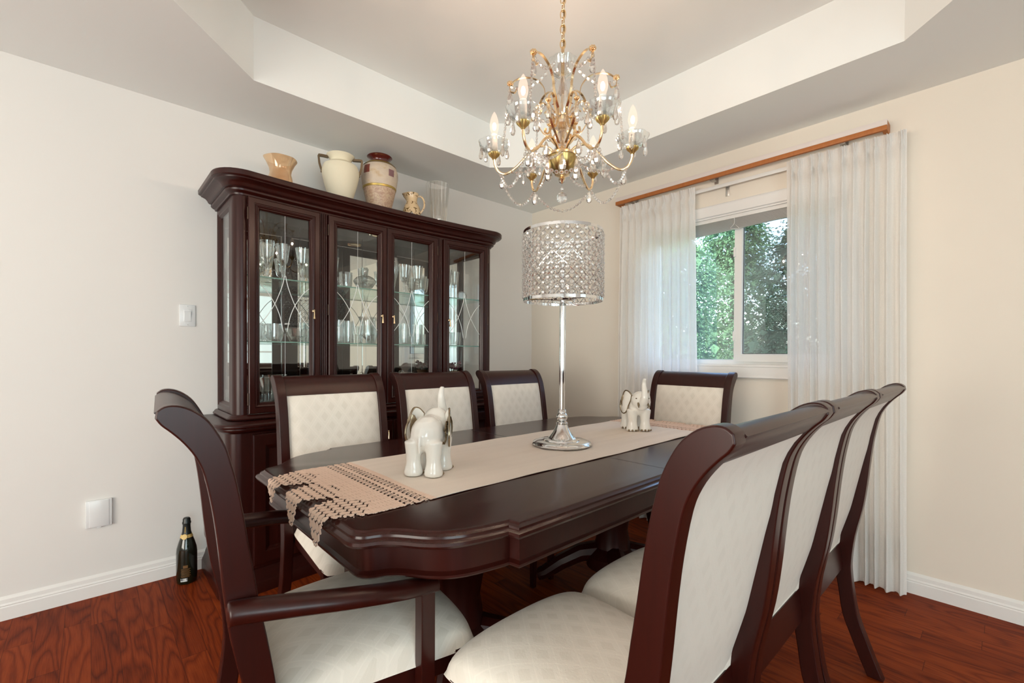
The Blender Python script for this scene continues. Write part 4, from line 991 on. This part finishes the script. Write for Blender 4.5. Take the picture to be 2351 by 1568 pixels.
for z in SZ:
    bm = B(); n = 16
    f = [(HX0+.03+(HX1-HX0-.06)*k/n) for k in range(n+1)]
    pts = [(x, HYF+.03+sag(x)-sag(HX0+.045)) for x in f]+[(HX1-.03, 2.895), (HX0+.03, 2.895)]
    prism(bm, pts, 'z', z-.006, z); sh = hpart('glass_shelf', bm, M['shelf'], smooth=False)
    bm = B(); tube(bm, [(x, y-.0008, z-.003) for x, y in pts[:n+1]], 0, flat=(.0008, .003)); hpart('shelf_edge', bm, M['shelf_edge'], sh, smooth=False)

# ------------------------------------------------------------------ glassware
def G(prof, n=24, flute=None): bm = B(); lathe(bm, prof, n, flute=flute); bmesh.ops.recalc_face_normals(bm, faces=bm.faces); return bm
cut = lambda n, a: (lambda u, z: a*math.cos(n*2*PI*u))
def goblet_bm(h=.20, r=.036):
    return G([(0, 0), (r*.95, .001), (r*.9, .004), (.006, .010), (.0055, .03), (.010, h*.28), (.006, h*.36), (.008, h*.42), (r*.55, h*.47), (r*.72, h*.58), (r*.85, h*.8), (r, h), (r*.93, h), (r*.78, h*.8), (r*.62, h*.6), (0, h*.5)], 28, lambda u, z: .05*math.cos(14*2*PI*u) if z > h*.45 else 0)
def flute_bm(h=.225, r=.026):
    return G([(0, 0), (.03, .001), (.029, .004), (.005, .010), (.0045, h*.3), (.009, h*.36), (r*.75, h*.48), (r, h*.68), (r*.95, h), (r*.88, h), (r*.9, h*.7), (r*.6, h*.5), (0, h*.42)], 24)
def tumbler_bm(h=.095, r=.038):
    return G([(0, 0), (r*.88, 0), (r*.92, .004), (r*.94, h*.4), (r, h), (r*.93, h), (r*.86, h*.4), (r*.8, .012), (0, .012)], 36, lambda u, z: .035*math.cos(18*2*PI*u+z*150) if z < h*.45 else .012*math.cos(12*2*PI*u))
def bowl_bm(h=.075, r=.06):
    return G([(0, 0), (r*.5, 0), (r*.62, .006), (r*.85, h*.45), (r, h), (r*.94, h), (r*.78, h*.45), (0, .012)], 40, lambda u, z: .04*math.cos(14*2*PI*u+z*90))
def vase_bm(h=.17, r=.055):
    return G([(0, 0), (r*.55, 0), (r*.58, .01), (r*.55, h*.3), (r*.65, h*.65), (r, h), (r*.95, h), (r*.6, h*.65), (r*.48, h*.3), (0, .015)], 32)
def cordial_bm(h=.085, r=.02):
    return G([(0, 0), (r, .001), (r*.9, .004), (.005, .008), (.006, h*.3), (.012, h*.36), (r*.8, h*.5), (r, h), (r*.9, h), (r*.7, h*.55), (0, h*.42)], 18)
KIND = {'goblet': ('stemmed_goblet', 'cut crystal goblet', 'goblet', goblet_bm), 'flute': ('champagne_flute', 'tall crystal flute', 'flute', flute_bm), 'tumbler': ('cut_tumbler', 'cut glass tumbler', 'tumbler', tumbler_bm),
        'highball': ('highball_glass', 'tall cut highball glass', 'glass', lambda: tumbler_bm(.135, .034)), 'bowl': ('cut_glass_bowl', 'cut crystal bowl', 'bowl', bowl_bm), 'vase': ('flared_vase', 'clear flared glass vase', 'vase', vase_bm), 'cordial': ('cordial_glass', 'tiny stemmed cordial glass', 'glass', cordial_bm)}
proto_g = {}
DOORN = ['leftmost cabinet door', 'second cabinet door from left', 'third cabinet door from left', 'rightmost cabinet door']
SHN = {0: 'top shelf', 1: 'middle shelf', 2: 'bottom shelf'}
ZS = {0: SZ[0]+.0005, 1: SZ[1]+.0005, 2: .8556}
ORD = ['first', 'second', 'third', 'fourth', 'fifth', 'sixth', 'seventh', 'eighth']
# (kind, shelf, door) -> list of (pixel-free positions) x, y
GL = {('goblet', 0, 0): [(.605, 2.66), (.69, 2.65), (.775, 2.68), (.735, 2.81), (.885, 2.70)],
      ('goblet', 0, 1): [(1.00, 2.77), (1.10, 2.81)], ('flute', 0, 1): [(1.06, 2.69)],
      ('tumbler', 0, 1): [(1.135, 2.70)],
      ('flute', 0, 2): [(1.445, 2.68)], ('goblet', 0, 2): [(1.40, 2.76), (1.54, 2.72), (1.63, 2.70), (1.60, 2.80)],
      ('goblet', 0, 3): [(1.84, 2.66), (1.93, 2.70), (1.86, 2.78)],
      ('tumbler', 1, 0): [(.635, 2.66), (.675, 2.77), (.725, 2.65)], ('bowl', 1, 0): [(.85, 2.68)],
      ('highball', 1, 1): [(1.02, 2.72), (1.075, 2.66), (1.105, 2.78), (1.15, 2.70), (1.19, 2.80)],
      ('highball', 1, 2): [(1.40, 2.67), (1.445, 2.78), (1.505, 2.66), (1.56, 2.76), (1.62, 2.68)],
      ('tumbler', 1, 3): [(1.80, 2.66), (1.86, 2.72), (1.92, 2.67)],
      ('vase', 2, 0): [(.72, 2.74), (.86, 2.72)], ('cordial', 2, 0): [(.60, 2.66), (.635, 2.70), (.665, 2.65), (.70, 2.665), (.61, 2.76), (.65, 2.80)],
      ('tumbler', 2, 1): [(1.05, 2.76), (1.13, 2.70), (1.20, 2.76), (1.27, 2.72)], ('cordial', 2, 1): [(1.02, 2.66), (1.07, 2.68), (1.11, 2.82)],
      ('tumbler', 2, 2): [(1.41, 2.70), (1.475, 2.76), (1.54, 2.70), (1.655, 2.75)]}
for (kd, sh, dr), pos in GL.items():
    nm, lb, cat, fn = KIND[kd]
    pos = sorted(pos)
    for i, (x, y) in enumerate(pos):
        if kd not in proto_g: proto_g[kd] = o = finish(nm, fn(), M['glassware'])
        else: o = proto_g[kd].copy(); COL.objects.link(o)
        o.location = (x, y, ZS[sh]); o.rotation_euler = (0, 0, i*1.1)
        pre = '' if len(pos) == 1 else ORD[i]+' '
        tag(o, '%s%s, %s, %s' % (pre, lb, SHN[sh], DOORN[dr]), cat, '%s glasses in the hutch' % kd if kd not in ('bowl', 'vase') else None)
cd_ = thing('candy_dish', 'lidded crystal candy dish on the top shelf behind the second glass door', 'dish', (1.255, 2.70, ZS[0]))
finish('bowl', G([(0, 0), (.035, 0), (.03, .008), (.045, .018), (.066, .05), (.068, .055), (.06, .052), (.04, .022), (0, .014)], 32, lambda u, z: .03*math.cos(12*2*PI*u)), M['glassware'], cd_)
ld = finish('lid', G([(.068, .056), (.066, .062), (.052, .078), (.030, .090), (.010, .094), (.006, .100), (0, .10)], 32, lambda u, z: .03*math.cos(12*2*PI*u)), M['glassware'], cd_)
finish('lid_knob', G([(.004, .098), (.006, .104), (.011, .116), (.010, .128), (.004, .136), (0, .137)], 14), M['crystal'], ld)
pt = thing('crystal_pitcher', 'cut crystal pitcher on the middle shelf behind the second glass door', 'pitcher', (1.27, 2.69, ZS[1]))
finish('body', G([(0, 0), (.045, 0), (.05, .006), (.054, .06), (.050, .10), (.046, .13), (.052, .165), (.049, .165), (.043, .13), (.045, .06), (0, .012)], 40, lambda u, z: (.04*math.cos(12*2*PI*u+z*120) if z < .1 else .02*math.cos(6*2*PI*u))+(.25*max(0, math.cos(2*PI*(u-.55)))**8 if z > .15 else 0)), M['glassware'], pt)
bm = B(); tube(bm, spline([(.045, 0, .15), (.08, .0, .15), (.092, 0, .11), (.075, 0, .06), (.052, 0, .045)], 6), .006, 8); finish('handle', bm, M['glassware'], pt)
dc = thing('decanter', 'round stoppered decanter on the cabinet floor behind the third glass door', 'decanter', (1.575, 2.82, ZS[2]))
finish('body', G([(0, 0), (.045, 0), (.05, .01), (.052, .06), (.03, .10), (.013, .12), (.014, .14), (.018, .145), (0, .145)], 28, cut(10, .03)), M['glassware'], dc)
bm = B(); ellipsoid(bm, (0, 0, .168), (.022, .022, .024), 14); finish('stopper', bm, M['crystal'], dc)
rp = thing('glass_medallion', 'small round beaded glass plaque standing on the top shelf behind the rightmost door', 'plaque', (2.0, 2.70, ZS[0]+.036), math.radians(-35))
bm = G([(0, -.003), (.026, -.003), (.030, 0), (.026, .003), (0, .003)], 28); bmesh.ops.rotate(bm, cent=(0, 0, 0), matrix=Matrix.Rotation(PI/2, 3, 'X'), verts=bm.verts); finish('disc', bm, M['glassware'], rp)
bm = B()
for k in range(20): ellipsoid(bm, (.031*math.cos(k*PI/10), 0, .031*math.sin(k*PI/10)), (.0048, .004, .0048), 8)
finish('beaded_rim', bm, M['crystal'], rp)
tj = thing('terracotta_jug', 'terracotta face jug with dried maroon flowers behind the rightmost glass door', 'jug', (1.93, 2.70, ZS[2]), math.radians(200))
bm = G([(0, 0), (.05, 0), (.06, .01), (.075, .06), (.07, .10), (.055, .14), (.05, .16), (.056, .18), (.05, .18), (.045, .16), (0, .15)], 28); ellipsoid(bm, (.07, 0, .10), (.022, .013, .013), 10); ellipsoid(bm, (.055, .025, .125), (.008, .008, .008), 8); ellipsoid(bm, (.055, -.025, .125), (.008, .008, .008), 8); finish('body', bm, M['terracotta'], tj)
bm = B(); tube(bm, spline([(-.05, 0, .165), (-.09, 0, .15), (-.095, 0, .09), (-.07, 0, .05)], 6), .009, 8); finish('handle', bm, M['terracotta'], tj)
rnd = random.Random(9); bm = B(); bs = B()
for k in range(12):
    a, r = rnd.uniform(0, 6.28), rnd.uniform(.02, .085); p = Vector((r*math.cos(a), r*math.sin(a), rnd.uniform(.20, .245)))
    tube(bs, [(r*.3*math.cos(a), r*.3*math.sin(a), .13), p], .0015, 5)
    for q in range(7): ellipsoid(bm, p+Vector((rnd.uniform(-.012, .012), rnd.uniform(-.012, .012), rnd.uniform(-.008, .01))), (.008, .008, .007), 6)
finish('flower_heads', bm, M['dried'], tj, smooth=False); finish('stems', bs, M['stem'], tj)
sj = thing('small_jug', 'small brown clay jug beside the terracotta jug in the hutch', 'jug', (2.035, 2.66, ZS[2]))
finish('body', G([(0, 0), (.028, 0), (.036, .03), (.03, .07), (.02, .09), (.024, .105), (.02, .105), (.016, .09), (0, .08)], 24), M['terracotta'], sj)
bm = B(); tube(bm, spline([(.022, 0, .098), (.045, 0, .09), (.045, 0, .055), (.032, 0, .04)], 6), .005, 8); finish('handle', bm, M['terracotta'], sj)

# ------------------------------------------------------------------ vases on top of the hutch
ZH = 2.0255
pv = thing('peach_glass_vase', 'short peach lustre glass vase with flared rim, leftmost on the hutch top', 'vase', (.765, 2.68, ZH))
finish('body', G([(0, 0), (.045, 0), (.056, .01), (.063, .05), (.058, .085), (.052, .105), (.056, .13), (.072, .165), (.083, .182), (.080, .181), (.069, .163), (.052, .13), (.048, .105), (.054, .085), (.058, .05), (.05, .014), (0, .01)], 48, lambda u, z: .02*math.cos(6*2*PI*u) if z > .12 else 0), M['peach_glass'], pv)
am = thing('cream_amphora', 'matte cream amphora with two square gold handles on the hutch top', 'vase', (1.095, 2.68, ZH), math.atan2(2.68, 1.095))
finish('body', G([(0, 0), (.05, 0), (.058, .008), (.072, .06), (.092, .13), (.104, .185), (.104, .21), (.094, .238), (.072, .252), (.060, .258), (.056, .266), (.058, .274), (.074, .29), (.079, .298), (.076, .300), (.064, .292), (.05, .275), (.048, .26), (0, .25)], 48), M['cream_matte'], am)
for s in (-1, 1):
    bm = B(); tube(bm, [(0, s*.068, .284), (0, s*.100, .287), (0, s*.118, .287), (0, s*.120, .280), (0, s*.116, .24), (0, s*.108, .212), (0, s*.100, .20)], 0, flat=(.010, .006)); ellipsoid(bm, (0, s*.104, .196), (.008, .007, .009), 8); finish('handle', bm, M['gold'], am, smooth=False)
pu = thing('painted_urn', 'tall painted urn with oxblood neck and gold bands, tallest on the hutch top', 'vase', (1.345, 2.685, ZH), .4)
finish('body', G([(0, 0), (.058, 0), (.064, .008), (.075, .06), (.090, .12), (.103, .18), (.112, .235), (.112, .265), (.103, .295), (.082, .315), (.058, .326), (0, .326)], 56), M['scenic'], pu)
finish('neck', G([(.062, .322), (.052, .332), (.052, .340), (.060, .352), (.073, .360), (.077, .365), (.073, .369), (.06, .366), (.045, .35), (.043, .335), (0, .33)], 48), M['oxblood'], pu)
finish('gold_band', G([(.0975, .158), (.1005, .160), (.1025, .170), (.1015, .172), (.098, .165)], 56), M['band_gold'], pu)
finish('shoulder_band', G([(.097, .304), (.100, .303), (.083, .318), (.081, .316)], 56), M['band_gold'], pu)
def urn_patch(a0, a1, z0, z1, m, nm):
    bm = B()
    def rr(z):
        T = [(.103, .18), (.112, .235), (.112, .265), (.103, .295)]
        return interp(T, z)+.0012
    grid(bm, 8, 4, lambda u, v: (rr(z0+(z1-z0)*v)*math.cos(a0+(a1-a0)*u), rr(z0+(z1-z0)*v)*math.sin(a0+(a1-a0)*u), z0+(z1-z0)*v)); bmesh.ops.recalc_face_normals(bm, faces=bm.faces); finish(nm, bm, m, pu)
vu = math.atan2(-2.685, -1.345)-.4
urn_patch(vu-.95, vu-.55, .235, .285, M['rust'], 'painted_house'); urn_patch(vu+.5, vu+.85, .225, .265, M['mauve'], 'painted_pavilion')
pj = thing('floral_pitcher', 'small cream pitcher with brown floral print on the hutch top', 'pitcher', (1.572, 2.68, ZH), A0-PI/2+.1)
finish('body', G([(0, 0), (.036, 0), (.044, .01), (.058, .05), (.060, .07), (.050, .105), (.037, .13), (.034, .145), (.038, .17), (.046, .192), (.042, .192), (.034, .17), (.03, .145), (0, .13)], 40, lambda u, z: (.40*max(0, math.cos(2*PI*(u-.5)))**10 if z > .16 else 0)), M['floral'], pj)
bm = B(); tube(bm, spline([(.040, 0, .175), (.065, 0, .172), (.082, 0, .14), (.080, 0, .10), (.058, 0, .065)], 7), .006, 10); finish('handle', bm, M['floral'], pj)
rv = thing('ribbed_glass_vase', 'tall clear ribbed glass vase, rightmost on the hutch top', 'vase', (1.775, 2.685, ZH))
finish('body', G([(0, 0), (.058, 0), (.062, .006), (.066, .08), (.074, .18), (.083, .305), (.079, .305), (.069, .18), (.06, .08), (.055, .02), (0, .02)], 72, lambda u, z: .018*math.cos(24*2*PI*u)), M['ribbed'], rv)
